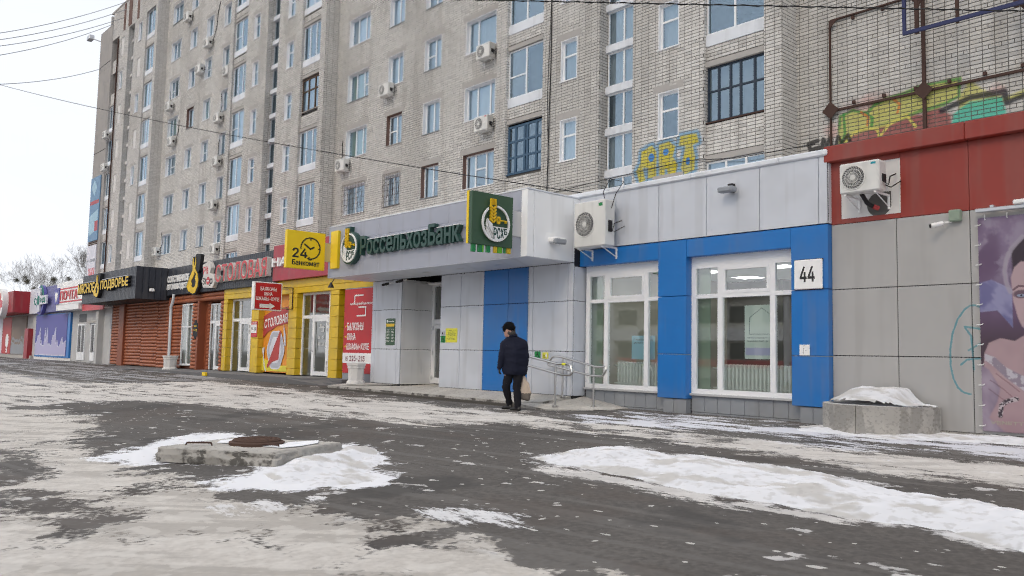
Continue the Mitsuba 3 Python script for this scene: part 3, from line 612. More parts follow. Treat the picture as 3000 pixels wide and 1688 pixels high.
def bay(bi, xc):
    hf, lz = [], []
    left_off = 3.27 if bi < 2 else 2.95
    R, L = (xc + 3.27, xc + 5.15), (xc - 5.15, xc - 3.27)
    if bi == 2: L = (-69.45, -67.75)
    topz = 28.05
    nr, nl = (xc + 1.655, xc + 2.405), (xc - 2.405, xc - 1.655)
    st = (xc - .685, xc + .685)
    # front skin: loggias and stair are full-height slots, narrow windows are holes
    holes = [(a, b, z, z + 1.40) for z in FZ for a, b in (nr, nl)]
    top_slots = 25.75 if bi == 2 else topz
    e = [xc - 5.66, L[0], L[1], st[0], st[1], R[0], R[1], xc + 5.66]
    for u0, u1 in ((e[0], e[1]), (e[2], e[3]), (e[4], e[5]), (e[6], e[7])):
        if bi == 2 and u0 == e[0]: continue
        wall('f', YF, u0, u1, 0.6, topz, [h for h in holes if h[0] >= u0 and h[1] <= u1], th=0.42)
    if bi == 2:
        for u0, u1 in (L, st, R): wall('f', YF, u0, u1, 25.75, topz, th=.42)
    # bay flanks
    wall('s', xc + 5.66, YF, YW, 0.6, topz)
    wallmb.box(xc - 5.655, xc - 5.40, YF + .06, YW, .6, topz)
    # stair slot: flanks, glazing, bands
    wall('s', st[0], YF, YS + .1, 0.6, topz if bi < 2 else 25.7, th=.02)
    k = 0
    stair_open = []
    zb = [7.27 + 1.345 * i for i in range(-2, 15 if bi == 2 else 16)]
    for i in range(len(zb) - 1):
        z0, z1 = zb[i] + .12, zb[i + 1] - .12
        if bi == 0:
            window(st[0] + .04, st[1], z0, z1, YS - .06, .05, [1, 1], None, 'pvc', None, False, 'curtain_grey' if i % 3 else 'net', reveal=0.0, th=.045, name='stair_window')
        else:
            window(st[0] + .04, st[1], z0, z1, YS - .06, .05, [1], None, 'pvc_grey', None, False, 'net' if bi == 1 else 'dark_room', reveal=0.0, th=.045, name='stair_window')
        obj('stair_band', MB().box(st[0] - .03 + .035, st[1] - .005, YS - .10, YS + .12, zb[i] - .118, zb[i] + .118, .006), 'coping_sheet' if bi < 2 else 'plaster', A)
    wallmb.box(st[0], st[1], YS + .35, YS + .4, .6, topz - .1)
    # narrow windows
    for n, z in enumerate(FZ):
        for sidex, (a, b) in enumerate((nr, nl)):
            cu = random.choice(['tulle', 'tulle', 'curtain_grey', 'dark_room', 'curtain_beige'])
            if bi == 2 and random.random() < .75:
                obj('blocked_window', MB().box(a, b, YF + .04, YF + .2, z, z + 1.4), 'plaster', A)
                continue
            window(a, b, z, z + 1.40, YF, .10, [1], [(0, .62)], 'pvc', 'pvc', True, cu, th=.06, reveal=.03, netted=None)
    # loggias
    table = {(0, 0): ['white3', 'wood_navy', 'white2', 'white2', 'white2', 'white2', 'white2', 'white2'], (0, 1): ['white2', 'wood_blue', 'white2n', 'white2', 'white2', 'white2', 'white2', 'white2'],
             (1, 0): ['white2', 'white3', 'white3', 'wood_brown', 'white3', 'white2', 'white2', 'white2'], (1, 1): ['white3', 'white3', 'white2', 'white2n', 'white3', 'white2n', 'white3', 'white2'],
             (2, 0): ['white3', 'white3', 'white3', 'white2', 'white4', 'white2', 'white2', 'white2'], (2, 1): ['white2', 'white2', 'white4', 'white3', 'white2', 'white3', 'open', 'open']}
    for sidex, (a, b) in enumerate((R, L)):
        wall('s', a, YF, YL + .05, .6, 25.7 if bi == 2 else topz, th=.02)
        ops = []
        for n, z in enumerate(FZ):
            stl = table[bi, sidex][n]
            lo = z - .30 if stl.startswith('white') else (z - .05 if stl != 'wood_navy' else z + .15)
            hi = z + 1.96
            if stl == 'open': lo, hi = z + .1, z + 1.75
            ops.append((a, b, lo, hi)); loggia(a, b, n, z, stl)
            if stl == 'open': obj('open_loggia', MB().box(a, b, YL + 1.2, YL + 1.25, z - .2, z + 2.2).box(a, b, YL + .3, YL + 1.2, z + 1.75, z + 1.8).box(a - .04, a, YL + .3, YL + 1.2, z - .2, z + 2.2).box(b, b + .04, YL + .3, YL + 1.2, z - .2, z + 2.2), 'stucco', A)
        wall('f', YL, a, b, 0.6, 25.75 if bi == 2 else topz, ops)
    obj('parapet', MB().box(xc - 5.7 if bi < 2 else -69.95, xc + 5.7, YF - .04, YW + .4, topz, topz + .12), 'lintel', A)


for bi, xc in enumerate(BAYS): bay(bi, xc)
for x in (-66.5, -65.35, -63.35): obj('roof_niche', MB().box(x - .3, x + (.12 if x != -65.35 else .45), YF - .03, YF + .02, 25.85, 27.95), 'oxide', A)
# plain gable strip at the far end, with panel joints
g_ = MB(); g_.box(-72.7, -69.45, YF - .02, YW + 12, .6, 23.8); g_.box(-72.7, -69.45, YF - .02, YW + 12, 23.815, 27.2)
obj('end_wall', g_, 'stucco', A)
obj('wall_joint', MB().box(-72.66, -69.6, YF - .026, YF, 24.24, 24.3).box(-72.66, -69.6, YF - .026, YF, 17.1, 17.16), 'rubber', A)
# blank wall right of the last bay
wall('f', YW, -11.125, 7.0, 0.6, 28.0)
wallmb.box(-72.6, 7.0, YW + .62, YW + 12, .6, 27.0)
obj('parapet', MB().box(-59.165 + .05, -46.465 - .05, YW - .06, YW + .4, 27.15, 27.27), 'lintel', A)
obj('parapet', MB().box(-35.145 + .05, -22.445 - .05, YW - .06, YW + .4, 27.15, 27.27), 'lintel', A)
WK = obj('wall', wallmb, 'mortar', A)


def make_bricks():
    """every brick of the street front up to where it stops being legible; rows of five stretchers, then a row of headers"""
    B = []
    for kind, pl, u0, u1, z0, z1, holes in WALLS:
        if kind == 'f' and u1 < -47.5: continue
        if kind == 's' and pl < -47.5: continue
        uo = pl                                            # so that the colour cells follow x + y
        r0, r1 = int(math.ceil(max(z0, 4.3) / GPITCH)), int(z1 / GPITCH)
        for r in range(r0, r1):
            za, zb = r * GPITCH, r * GPITCH + GPITCH - .0135
            zm = (za + zb) / 2
            iv = [(u0, u1)]
            for a, b, c, d in holes:
                if c - .03 < zm < d + .03:
                    nv = []
                    for p, q in iv:
                        if b <= p or a >= q: nv.append((p, q)); continue
                        if a > p: nv.append((p, a))
                        if b < q: nv.append((b, q))
                    iv = nv
            m = r % 5
            step = 0.13 if m == 4 else 0.26
            off = 0.0
            k0 = math.floor((u0 + uo - off) / step) - 1; k1 = math.ceil((u1 + uo - off) / step) + 1
            ed = np.arange(k0, k1) * step + off - uo
            for p, q in iv:
                lo = np.maximum(ed + .006, p + .002); hi = np.minimum(ed + step - .006, q - .002)
                ok = hi - lo > .03
                for a, b in zip(lo[ok], hi[ok]): B.append((0 if kind == 'f' else 1, pl, a, b, za, zb))
    return np.array(B)


BR = make_bricks()
pr = 0.009 + rng.normal(0, .0018, len(BR)); tl = rng.normal(0, .0012, (len(BR), 4)); BR[:, 4] += rng.normal(0, .001, len(BR)); BR[:, 5] += rng.normal(0, .001, len(BR))


def brick_mesh(B, pr, tl):
    n = len(B); k, pl, a, b, c, d = B.T
    uu = np.stack([a, b, b, a], 1); zz = np.stack([c, c, d, d], 1)
    dp = np.stack([pr, pr, pr, pr], 1) + tl
    ins = .004
    uf = np.stack([a + ins, b - ins, b - ins, a + ins], 1); zf = np.stack([c + ins, c + ins, d - ins, d - ins], 1)
    V = np.zeros((n, 8, 3)); fr = (k == 0)[:, None]
    for o, (U, Zq, D) in ((0, (uu, zz, np.full((n, 4), -.004))), (4, (uf, zf, dp))):
        V[:, o:o + 4, 0] = np.where(fr, U, pl[:, None] + D); V[:, o:o + 4, 1] = np.where(fr, pl[:, None] - D, U); V[:, o:o + 4, 2] = Zq
    T = np.array([[4, 5, 6], [4, 6, 7], [0, 1, 5], [0, 5, 4], [1, 2, 6], [1, 6, 5], [2, 3, 7], [2, 7, 6], [3, 0, 4], [3, 4, 7]])
    F = (np.arange(n)[:, None, None] * 8 + T[None]).reshape(-1, 3)
    return V.reshape(-1, 3), F


cx = np.where(BR[:, 0] == 0, (BR[:, 2] + BR[:, 3]) / 2, BR[:, 1]); cy_ = np.where(BR[:, 0] == 0, BR[:, 1], (BR[:, 2] + BR[:, 3]) / 2); cz = (BR[:, 4] + BR[:, 5]) / 2
dist = np.sqrt(cx ** 2 + cy_ ** 2 + (cz - 1.5) ** 2)
Pc = np.stack([cx, cy_, cz - 1.5], 1); dz = Pc @ FW; sx = (Pc @ _r) / dz; sy = (Pc @ _u) / dz
vis = (dz > 0) & (np.abs(sx) < .58) & (sy < .33) & (cz > 7.4) & ((cx > -11.2) | (cz > 8.0)) & (BR[:, 3] - BR[:, 2] > .2)
big = np.argsort(np.where(vis, dist, 1e9))[:300]
for i in big: obj('brick', brick_mesh(BR[i:i + 1], pr[i:i + 1], tl[i:i + 1]), 'brick', WK)
rest = np.setdiff1d(np.arange(len(BR)), big)
lab(obj('brickwork', brick_mesh(BR[rest], pr[rest], tl[rest]), 'brick', WK), kind='stuff')

# ------------------------------------------------------------------ shops along the street
def panel_grid(par, mat, xs_, zs_, y, dep=.03, gap=.012, name='panel', skip=(), mats=None):
    """facade sheets with open joints between them, each sheet a part"""
    for i in range(len(xs_) - 1):
        for j in range(len(zs_) - 1):
            if (i, j) in skip: continue
            m = (mats or {}).get((i, j), mat)
            obj(name, MB().box(xs_[i] + gap / 2, xs_[i + 1] - gap / 2, y, y + dep, zs_[j] + gap / 2, zs_[j + 1] - gap / 2, .003), m, par)


def side_grid(par, mat, ys_, zs_, x, dep=.03, gap=.012, name='side_panel'):
    for i in range(len(ys_) - 1):
        for j in range(len(zs_) - 1):
            obj(name, MB().box(x - dep, x, ys_[i] + gap / 2, ys_[i + 1] - gap / 2, zs_[j] + gap / 2, zs_[j + 1] - gap / 2, .003), mat, par)


# ---- red and grey shop on the right
RS = thing('red_topped_shop', 'grey panelled shop with a broad red fascia at the right edge', 'shop')
G = 13.63
obj('wall', MB().box(-6.99, 6.0, G + .035, 19.85, .1, 4.95), 'black', RS)
gx = [-7.0, -5.888, -4.777, -3.666, -2.555, -1.444, -.333, .78, 1.89, 3.0, 4.1, 5.2, 6.0]
for i in range(len(gx) - 1):
    for j, (z0, z1) in enumerate(((.5, 1.633), (1.633, 2.757), (2.757, 3.878))):
        tagm = 'tagged_sheet' if i in (1, 2) and j < 2 else 'beige_sheet'
        obj('panel', MB().box(gx[i] + .006, gx[i + 1] - .006, G, G + .03, z0 + .006, z1 - .006, .003), tagm, RS)
PX = (-6.82, -5.815, 3.96, 4.868)
rp = [(gx[0], PX[0]), (PX[1], gx[2])] + [(gx[k], gx[k + 1]) for k in range(2, len(gx) - 1)]
for a, b in rp: obj('fascia_panel', MB().box(a + .003, b - .003, G - .002, G + .03, 3.88, 4.955, .003), 'red_sheet', RS)
obj('fascia_panel', MB().box(PX[0], PX[1], G - .002, G + .03, 3.88, PX[2]), 'red_sheet', RS); obj('fascia_panel', MB().box(PX[0], PX[1], G - .002, G + .03, PX[3], 4.955), 'red_sheet', RS)
obj('bare_patch', MB().box(PX[0], PX[1], G + .012, G + .034, PX[2], PX[3]), 'plaster', RS)
pp_ = MB().ext(Point(0, 0).buffer(.2, 9).union(sbox(-.05, -.05, .2, .2)), 0, .006, front(-6.17, 4.14, G + .012)); obj('cut_hole', pp_, 'mortar', RS)
for a, b in ((-7.06, -4.777), (-4.777, -1.44), (-1.44, 6.0)): obj('eave_trim', MB().box(a + .002, b - .002, G - .14, G + .06, 4.957, 5.235, .012), 'red_sheet', RS)
obj('roof', MB().box(-7.0, 6.0, G + .06, 19.86, 4.96, 5.16), 'zinc', RS)
obj('plinth', MB().box(-6.97, 6.0, G + .01, G + .04, .2, .497), 'concrete', RS)

# ---- bank: blue and white corner with shop windows
BK = thing('bank', 'white and blue panelled bank with a projecting canopy over its entrance', 'bank')
B_, W_, K_, C_ = 13.5, 13.68, 13.31, 11.9
# blue piers
for x0, x1 in ((-10.645, -9.955), (-7.69, -7.0)):
    for z0, z1 in ((.745, 1.617), (1.617, 2.767), (2.767, 3.89)):
        obj('panel', MB().box(x0, x1, B_, W_ + .06, z0 + .006, z1 - .006, .004), 'blue_sheet', BK)
for x0, x1 in ((-12.845, -10.652), (-9.948, -7.697)): obj('panel', MB().box(x0, x1, B_ + .004, B_ + .26, 3.537, 3.884, .004), 'blue_sheet', BK)
for x0, x1 in ((-10.53, -9.97), (-7.56, -7.04)):
    xm = (x0 + x1) / 2 - .02
    for a, b in ((x0, xm), (xm, x1)): obj('plinth_tile', MB().box(a + .004, b - .004, B_ + .04, B_ + .2, .3, .74, .003), 'plinth_tile', BK)
for x0, x1 in ((-12.8, -10.54), (-9.96, -7.57)):
    xx = np.linspace(x0, x1, 9)
    for a, b in zip(xx[:-1], xx[1:]):
        obj('plinth_tile', MB().box(a + .004, b - .004, W_ + .02, W_ + .1, .50, .812, .003), 'plinth_tile', BK)
        obj('plinth_tile', MB().box(a + .004, b - .004, W_ + .02, W_ + .1, .2, .492, .003), 'plinth_tile', BK)
    obj('window_ledge', MB().box(x0 - .02, x1 + .02, W_ - .05, W_ + .12, .815, .862, .006), 'zinc', BK)
# white top band and coping
vx = [-13.5, -11.8, -10.641, -9.476, -8.318, -7.162, -7.0]
panel_grid(BK, 'white_sheet', vx, [3.897, 5.09], B_, .03)
side_grid(BK, 'white_sheet', [13.535, 13.66], [3.897, 5.09], -6.99, .02)
for a, b in ((-13.5, -12.0), (-12.0, -9.84), (-9.84, -7.9), (-7.9, -6.98)): obj('coping', MB().box(a + .004, b - .004, B_ - .05, B_ + .5, 5.08, 5.19, .02), 'coping_sheet', BK)
obj('parapet_snow', MB().box(-13.4, -7.2, B_ + .02, B_ + .42, 5.185, 5.205, .008), 'snow_plain', BK)
obj('roof', MB().box(-21.2, -7.0, B_ + .3, 19.85, 4.9, 5.05), 'zinc', BK)
obj('roof_edge', MB().box(-12.84, -7.0, B_ + .035, B_ + .3, 3.95, 5.08), 'black', BK)


def shop_window(x0, x1, z0, z1, m1, m2, tz):
    f = MB(); y = W_; t = .075
    f.box(x0, x1, y, y + .07, z0, z0 + .09); f.box(x0, x1, y, y + .07, z1 - .24, z1); f.box(x0, x0 + .11, y, y + .07, z0 + .09, z1 - .24); f.box(x1 - .06, x1, y, y + .07, z0 + .09, z1 - .24)
    for m in (m1, m2): f.box(m - .055, m + .055, y - .004, y + .066, z0 + .09, z1 - .24)
    cols = ((x0 + .11, m1 - .055), (m1 + .055, m2 - .055), (m2 + .055, x1 - .06))
    for a, b in cols: f.box(a, b, y - .002, y + .066, tz - .04, tz + .04)
    a, b = cols[1]; f.box(a, b, y - .012, y + .05, tz + .04, tz + .1); f.box(a, b, y - .012, y + .05, z1 - .30, z1 - .24); f.box(a, a + .06, y - .012, y + .05, tz + .1, z1 - .30); f.box(b - .06, b, y - .012, y + .05, tz + .1, z1 - .30)
    k = obj('shop_window', f, 'pvc', BK)
    for a, b in cols:
        for c, d in ((z0 + .09, tz - .04), (tz + .04, z1 - .24)):
            yy = y + .03; obj('pane', MB().add([[a, yy, c], [b, yy, c], [b, yy, d], [a, yy, d]], [[0, 1, 2], [0, 2, 3]]), 'shop_glass', k)
    return k


w1 = shop_window(-12.80, -10.62, .86, 3.545, -12.20, -11.09, 2.755); w2 = shop_window(-9.95, -7.66, .86, 3.545, -9.287, -8.163, 2.755)
# hall behind the glass
room = MB(); room.box(-12.84, -7.0, 19.6, 19.7, .8, 4.0); room.box(-6.99, -6.9, 13.8, 19.6, .8, 4.0); room.box(-12.95, -12.85, 13.8, 19.6, .8, 4.0); obj('hall_wall', room, 'room_wall', BK)
obj('hall_ceiling', MB().box(-12.84, -7.0, 13.78, 19.6, 3.60, 3.68), 'room_ceiling', BK); obj('hall_floor', MB().box(-12.84, -7.0, 13.8, 19.6, .76, .82), 'room_floor', BK)
for a, b in ((-12.80, -12.45), (-9.94, -9.62)): obj('blind', MB().box(a, b, W_ + .16, W_ + .18, .9, 3.5), 'curtain_green', BK)
for x in (-11.6, -9.7, -7.9):
    for y in (14.9, 16.6, 18.3):
        m = MB().add([[x - .3, y - .3, 3.595], [x + .3, y - .3, 3.595], [x + .3, y + .3, 3.595], [x - .3, y + .3, 3.595]], [[0, 2, 1], [0, 3, 2]])
        k = obj('ceiling_lamp', m, 'sheet_white', BK, emitter={'type': 'area', 'radiance': {'type': 'rgb', 'value': [1.7, 1.7, 1.62]}})
for nm, x0, x1, lb in (('radiator', -12.10, -10.75, 'ribbed white radiator behind the left shop window of the bank'), ('radiator', -9.55, -7.75, 'ribbed white radiator behind the right shop window of the bank')):
    t = thing(nm, lb, 'radiator')
    for x in np.arange(x0, x1, .085): obj('rib', MB().box(x, x + .05, 13.95, 14.03, .92, 1.44, .012), 'radiator_paint', t)
    obj('pipe', MB().tube([[x0 - .1, 13.99, 1.36], [x1 + .1, 13.99, 1.36]], .016, 6).tube([[x0 - .1, 13.99, .98], [x1 + .1, 13.99, .98]], .016, 6), 'radiator_paint', t)
t = thing('window_poster', 'pale poster with a house outline hanging behind the right shop window', 'poster')
obj('sheet', MB().box(-8.86, -8.24, 13.86, 13.865, 1.55, 2.56), 'poster_pale', t)
hs = Polygon([(-8.75, 2.02), (-8.75, 2.32), (-8.5, 2.5), (-8.28, 2.34), (-8.28, 2.02)]); obj('house_outline', MB().ext(hs.buffer(.012).difference(hs), 0, .002, front(0, 0, 13.858)), 'poster_ink', t)
obj('lettering', MB().ext(fit('Ипотека с государственной', -8.8, -8.28, 1.93, 1.96), 0, .002, front(0, 0, 13.858)), 'poster_ink', t); obj('lettering', MB().ext(fit('поддержкой семей с детьми', -8.8, -8.28, 1.87, 1.90), 0, .002, front(0, 0, 13.858)), 'poster_ink', t)
obj('colour_field', MB().box(-8.84, -8.26, 13.856, 13.859, 1.62, 1.76), 'lilac_print', t)
t = thing('window_poster', 'blue poster with two lines of text behind the left shop window', 'poster')
obj('sheet', MB().box(-11.62, -11.0, 13.86, 13.865, 1.50, 2.0), 'sky_print_light', t)
obj('print', MB().ext(fit('Большие возможности', -11.56, -11.06, 1.90, 1.935), 0, .002, front(0, 0, 13.858)).ext(fit('для малого бизнеса', -11.56, -11.12, 1.83, 1.865), 0, .002, front(0, 0, 13.858)), 'poster_ink', t)
# entrance wall under the canopy
bx = [-21.02, -20.822, -19.713]
zj = [.665, 1.643, 2.763, 3.61]
obj('wall', MB().box(-17.69, -12.86, K_ + .035, W_ + .3, .5, 4.9).box(-21.0, -19.55, K_ + .035, 14.5, .5, 4.9).box(-19.55, -17.69, 14.96, 15.1, .5, 4.9).box(-19.55, -17.69, 14.42, 14.96, 3.6, 4.9), 'black', BK)
panel_grid(BK, 'white_sheet', [-21.02, -20.822, -19.713, -19.516], zj, K_)
panel_grid(BK, 'white_sheet', [-17.69, -16.847, -15.928], zj, K_)
panel_grid(BK, 'blue_sheet', [-15.928, -15.013, -14.309], zj, K_)
panel_grid(BK, 'white_sheet', [-14.309, -14.14, -13.014, -12.85], zj, K_)
side_grid(BK, 'white_sheet', [K_ + .032, W_ + .06], [.665, 1.643, 2.763, 3.53], -12.85)
side_grid(BK, 'side_sheet', [K_ + .032, 14.38], zj, -19.516)
obj('door_glazing', MB().box(-19.51, -17.69, 14.37, 14.43, 2.38, 2.52).box(-19.51, -19.40, 14.37, 14.43, .68, 3.55).box(-17.80, -17.70, 14.37, 14.43, .68, 3.55).box(-19.40, -17.80, 14.37, 14.43, 3.46, 3.55), 'pvc', BK)
dk = obj('door', MB().box(-19.39, -19.30, 14.35, 14.41, .70, 2.37).box(-18.42, -18.32, 14.35, 14.41, .70, 2.37).box(-19.30, -18.42, 14.35, 14.41, .70, .86).box(-19.30, -18.42, 14.35, 14.41, 2.25, 2.37), 'pvc', BK)
obj('pane', MB().add([[-19.30, 14.38, .86], [-18.42, 14.38, .86], [-18.42, 14.38, 2.25], [-19.30, 14.38, 2.25]], [[0, 1, 2], [0, 2, 3]]), 'shop_glass', dk)
for z in (.8, 1.5, 2.2): obj('hinge', MB().tube([[-19.39, 14.33, z], [-19.39, 14.33, z + .12]], .02, 8), 'pvc_grey', dk)
obj('handle', MB().tube([[-18.37, 14.34, 1.2], [-18.37, 14.27, 1.24], [-18.37, 14.27, 1.96], [-18.37, 14.34, 2.0]], .016, 8), 'alu', dk)
obj('transom_pane', MB().add([[-19.40, 14.40, 2.52], [-17.80, 14.40, 2.52], [-17.80, 14.40, 3.46], [-19.40, 14.40, 3.46]], [[0, 1, 2], [0, 2, 3]]), 'shop_glass', BK); obj('side_pane', MB().add([[-18.32, 14.40, .70], [-17.80, 14.40, .70], [-17.80, 14.40, 2.38], [-18.32, 14.40, 2.38]], [[0, 1, 2], [0, 2, 3]]), 'shop_glass', BK)
obj('recess_lamp', MB().box(-19.4, -17.8, 14.1, 14.3, 3.5, 3.56, .02), 'pvc', BK)
obj('vestibule', MB().box(-19.55, -17.6, 14.9, 14.95, .6, 3.6).box(-19.6, -19.52, 14.45, 14.9, .6, 3.6).box(-17.68, -17.6, 14.45, 14.9, .6, 3.6), 'curtain_olive', BK)
# canopy
CN = obj('canopy', MB().box(-21.17, -12.90, C_ + .035, K_ + .3, 3.68, 5.0), 'black', BK)
obj('soffit', MB().box(-21.2, -12.87, C_ + .005, K_ + .03, 3.618, 3.66), 'white_sheet', CN)
for j, (z0, z1) in enumerate(((3.625, 4.16), (4.16, 4.62), (4.62, 5.06))):
    for a, b in ((-21.2, -18.6), (-18.6, -15.6), (-15.6, -13.06)): obj('fascia_panel', MB().box(a + .002, b - .002, C_, C_ + .03, z0 + .002, z1 - .002, .003), 'grey_sheet', CN)
obj('corner_trim', MB().box(-13.055, -12.87, C_ - .002, C_ + .035, 3.62, 5.06, .004), 'side_sheet', CN)
side_grid(CN, 'side_sheet', [C_ + .0, C_ + .20, 13.30, 13.52], [3.62, 5.06], -12.865)
side_grid(CN, 'grey_sheet', [C_ + .04, 13.3], [3.62, 5.06], -21.16)
obj('top_trim', MB().box(-21.22, -12.85, C_ - .012, C_ + .3, 5.06, 5.09, .004).box(-12.95, -12.85, C_ + .3, 13.6, 5.06, 5.09), 'coping_sheet', CN)
obj('canopy_roof', MB().box(-21.15, -12.96, C_ + .3, B_ + .35, 5.0, 5.05), 'snow_plain', CN)
for x in (-20.2, -18.8, -17.4, -16.0, -14.6):
    obj('downlight', MB().lathe([(.075, 3.606), (.09, 3.612), (.09, 3.622)], x, 12.6, 14), 'alu', CN)

# ---- emblem of the bank: ring, leaf, ear of wheat, key, four letters
E_DISC = Point(0, 0).buffer(1.0, 32)
E_RING = E_DISC.difference(Point(0, 0).buffer(.89, 32)).difference(sbox(-.56, .55, .06, 1.2))
E_LEAF = Polygon([(-.66, .30), (-.50, .10), (-.26, -.06), (-.26, -.90), (-.5, -.72), (-.66, -.5), (-.72, -.2)]).difference(unary_union([LineString([(-.66, .28), (-.55, -.2), (-.26, -.62)]).buffer(.035), LineString([(-.72, -.2), (-.5, -.45), (-.26, -.86)]).buffer(.028)]))
E_LOW = E_DISC.buffer(-.1).intersection(sbox(-.22, -1.0, .95, -.17))


def ear():
    g = []
    for k in range(5):
        y = -.0 + .185 * k
        for s in (-1, 1): g.append(Polygon([(s * .022, y), (s * .20, y + .15), (s * .20, y + .27), (s * .022, y + .12)]))
    for s in (-.18, -.09, 0, .09, .18): g.append(sbox(s - .018, 1.0, s + .018, 1.34))
    return affinity.translate(unary_union(g), -.24, .0)


E_EAR = ear()
E_KEY = affinity.translate(unary_union([affinity.scale(Point(0, .06).buffer(.12, 12), 1, 1.15), affinity.scale(Point(0, -.10).buffer(.11, 12), 1, 1.15)]).difference(affinity.scale(Point(0, 0).buffer(.06, 12), .9, 2.2)), .17, .21)
E_KEY = unary_union([E_KEY, sbox(.27, .175, .78, .225), sbox(.62, .07, .655, .18), sbox(.71, .07, .745, .18)])


def emblem(par, mp, s, disc, d0):
    sc = lambda g: affinity.scale(g, s, s, origin=(0, 0))
    if disc: obj('emblem_plate', MB().ext(sc(unary_union([E_DISC.buffer(.12), affinity.translate(sbox(-.30, 0, .30, 1.46), -.24, 0)])), 0, d0, mp), 'letter_green', par)
    obj('ring', MB().ext(sc(E_RING), d0, d0 + .03, mp), 'letter_white', par)
    obj('leaf', MB().ext(sc(E_LEAF), d0, d0 + .028, mp), 'letter_white', par)
    obj('field', MB().ext(sc(E_LOW), d0, d0 + .026, mp), 'letter_white', par)
    tx = unary_union([fit(c, -.19 + .255 * i, .03 + .255 * i, -.86 + (0, .02, .1, .3)[i], -.22) for i, c in enumerate('РСХБ')])
    obj('lettering', MB().ext(sc(tx.intersection(E_DISC.buffer(-.03))), d0 + .024, d0 + .034, mp), 'letter_green', par)
    obj('wheat_ear', MB().ext(sc(E_EAR), d0, d0 + .045, mp), 'letter_yellow', par); obj('key', MB().ext(sc(E_KEY), d0, d0 + .035, mp), 'letter_yellow', par)


SG = thing('bank_name_sign', 'dark green raised bank name with a round wheat and key emblem on the canopy front', 'sign')
emblem(SG, front(-19.84, 4.36, C_), .40, True, .14)
nm = fit('РоссельхозБанк', -19.27, -15.0, 4.10, 4.63)
for i, g in enumerate(sorted(nm.geoms, key=lambda g: g.bounds[0])): obj('letter', MB().ext(g, .03, .15, front(0, 0, C_)), 'letter_green', SG)
obj('snow_cap', MB().ext(unary_union([sbox(g.bounds[0] + .01, g.bounds[3] + .002, g.bounds[2] - .01, g.bounds[3] + .022) for g in nm.geoms if g.area > .02 and g.bounds[3] < 4.62]), .035, .14, front(0, 0, C_)), 'snow_plain', SG)
obj('rail', MB().box(-19.5, -14.9, C_ - .02, C_ - .001, 4.2, 4.235).box(-19.5, -14.9, C_ - .02, C_ - .001, 4.45, 4.485), 'grey_sheet', SG)

SG = thing('bank_blade_sign', 'square green board with the wheat and key emblem standing out from the canopy', 'sign')
gx_ = -13.0; m_ = side(gx_, 10.50, 3.78)
obj('board', MB().box(gx_ - .10, gx_, 10.50, 11.61, 3.76, 4.84, .006), 'green_print', SG); obj('edge', MB().box(gx_ - .17, gx_ - .102, 10.49, 11.60, 3.77, 4.85, .006), 'yellow_print', SG)
obj('arm', MB().box(gx_ - .13, gx_ - .05, 11.61, C_, 4.04, 4.58, .006), 'alu', SG)
emblem(SG, side(gx_, 11.09, 4.22), .375, False, .05)
for i, (a, b, c) in enumerate(((.03, .13, 'stripe_a'), (.2, .30, 'stripe_a'), (.30, .34, 'stripe_b'), (.42, .52, 'stripe_a'), (.62, .70, 'stripe_c'), (.72, .84, 'stripe_b'), (.9, .94, 'stripe_a'), (.98, 1.08, 'stripe_c'))):
    obj('stripe', MB().box(gx_ - .085, gx_ - .03, 10.52 + a, 10.52 + b, 3.60 + .05 * a, 3.77, .004), c, SG)
SG = thing('cash_machine_sign', 'square yellow blade sign with a clock face and the number 24', 'sign')
yx = -20.9; m_ = side(yx, 10.47, 3.79)
obj('board', MB().box(yx - .14, yx, 10.46, 11.62, 3.79, 4.83, .006), 'yellow_print', SG); obj('arm', MB().box(yx - .11, yx - .03, 11.62, C_, 4.05, 4.58, .006), 'alu', SG); obj('wall_strip', MB().box(-20.94, -20.55, C_ - .09, C_ - .001, 3.86, 4.92, .006), 'yellow_print', SG)
ck = Point(.70, .58).buffer(.31, 24).difference(Point(.70, .58).buffer(.275, 24)).difference(Polygon([(.70, .58), (.1, .50), (.1, .1), (.55, .1)]))
ck = unary_union([ck, LineString([(.52, .68), (.70, .56), (.80, .62)]).buffer(.022), sbox(.68, .80, .72, .87), sbox(.94, .56, 1.0, .60), LineString([(.66, .33), (.66, .26), (.74, .27)]).buffer(.018)])
obj('clock', MB().ext(ck, 0, .006, m_), 'black', SG); obj('number', MB().ext(fit('24', .16, .61, .30, .56), 0, .006, m_), 'black', SG); obj('lettering', MB().ext(fit('Банкомат', .16, .99, .09, .24), 0, .006, m_), 'black', SG)
# plates on the bank wall
t = thing('opening_hours_plate', 'dark green information plate with a yellow stripe left of the bank door', 'sign')
obj('plate', MB().box(-20.236, -19.79, K_ - .02, K_ - .002, 1.755, 2.51, .003), 'green_print', t); obj('stripe', MB().box(-20.22, -19.81, K_ - .024, K_ - .0205, 2.28, 2.36), 'letter_yellow', t)
m = MB().ext(fit('РоссельхозБанк', -20.1, -19.83, 2.41, 2.445), 0, .003, front(0, 0, K_ - .02)).ext(Point(-20.16, 2.43).buffer(.035), 0, .003, front(0, 0, K_ - .02))
for k in range(9): m.box(-20.2, -20.05, K_ - .023, K_ - .0202, 2.18 - k * .042, 2.19 - k * .042); m.box(-19.95, -19.83, K_ - .023, K_ - .0202, 2.18 - k * .042, 2.19 - k * .042)
obj('print', m, 'letter_white', t)
t = thing('yellow_notice', 'yellow paper notice with lines of text right of the bank door', 'notice')
obj('sheet', MB().box(-17.433, -16.95, K_ - .01, K_ - .002, 1.835, 2.20), 'lemon', t); m = MB()
for k in range(8): m.box(-17.38 + .03 * (k % 3), -17.02 - .02 * (k % 2), K_ - .0125, K_ - .0105, 2.13 - k * .032, 2.137 - k * .032)
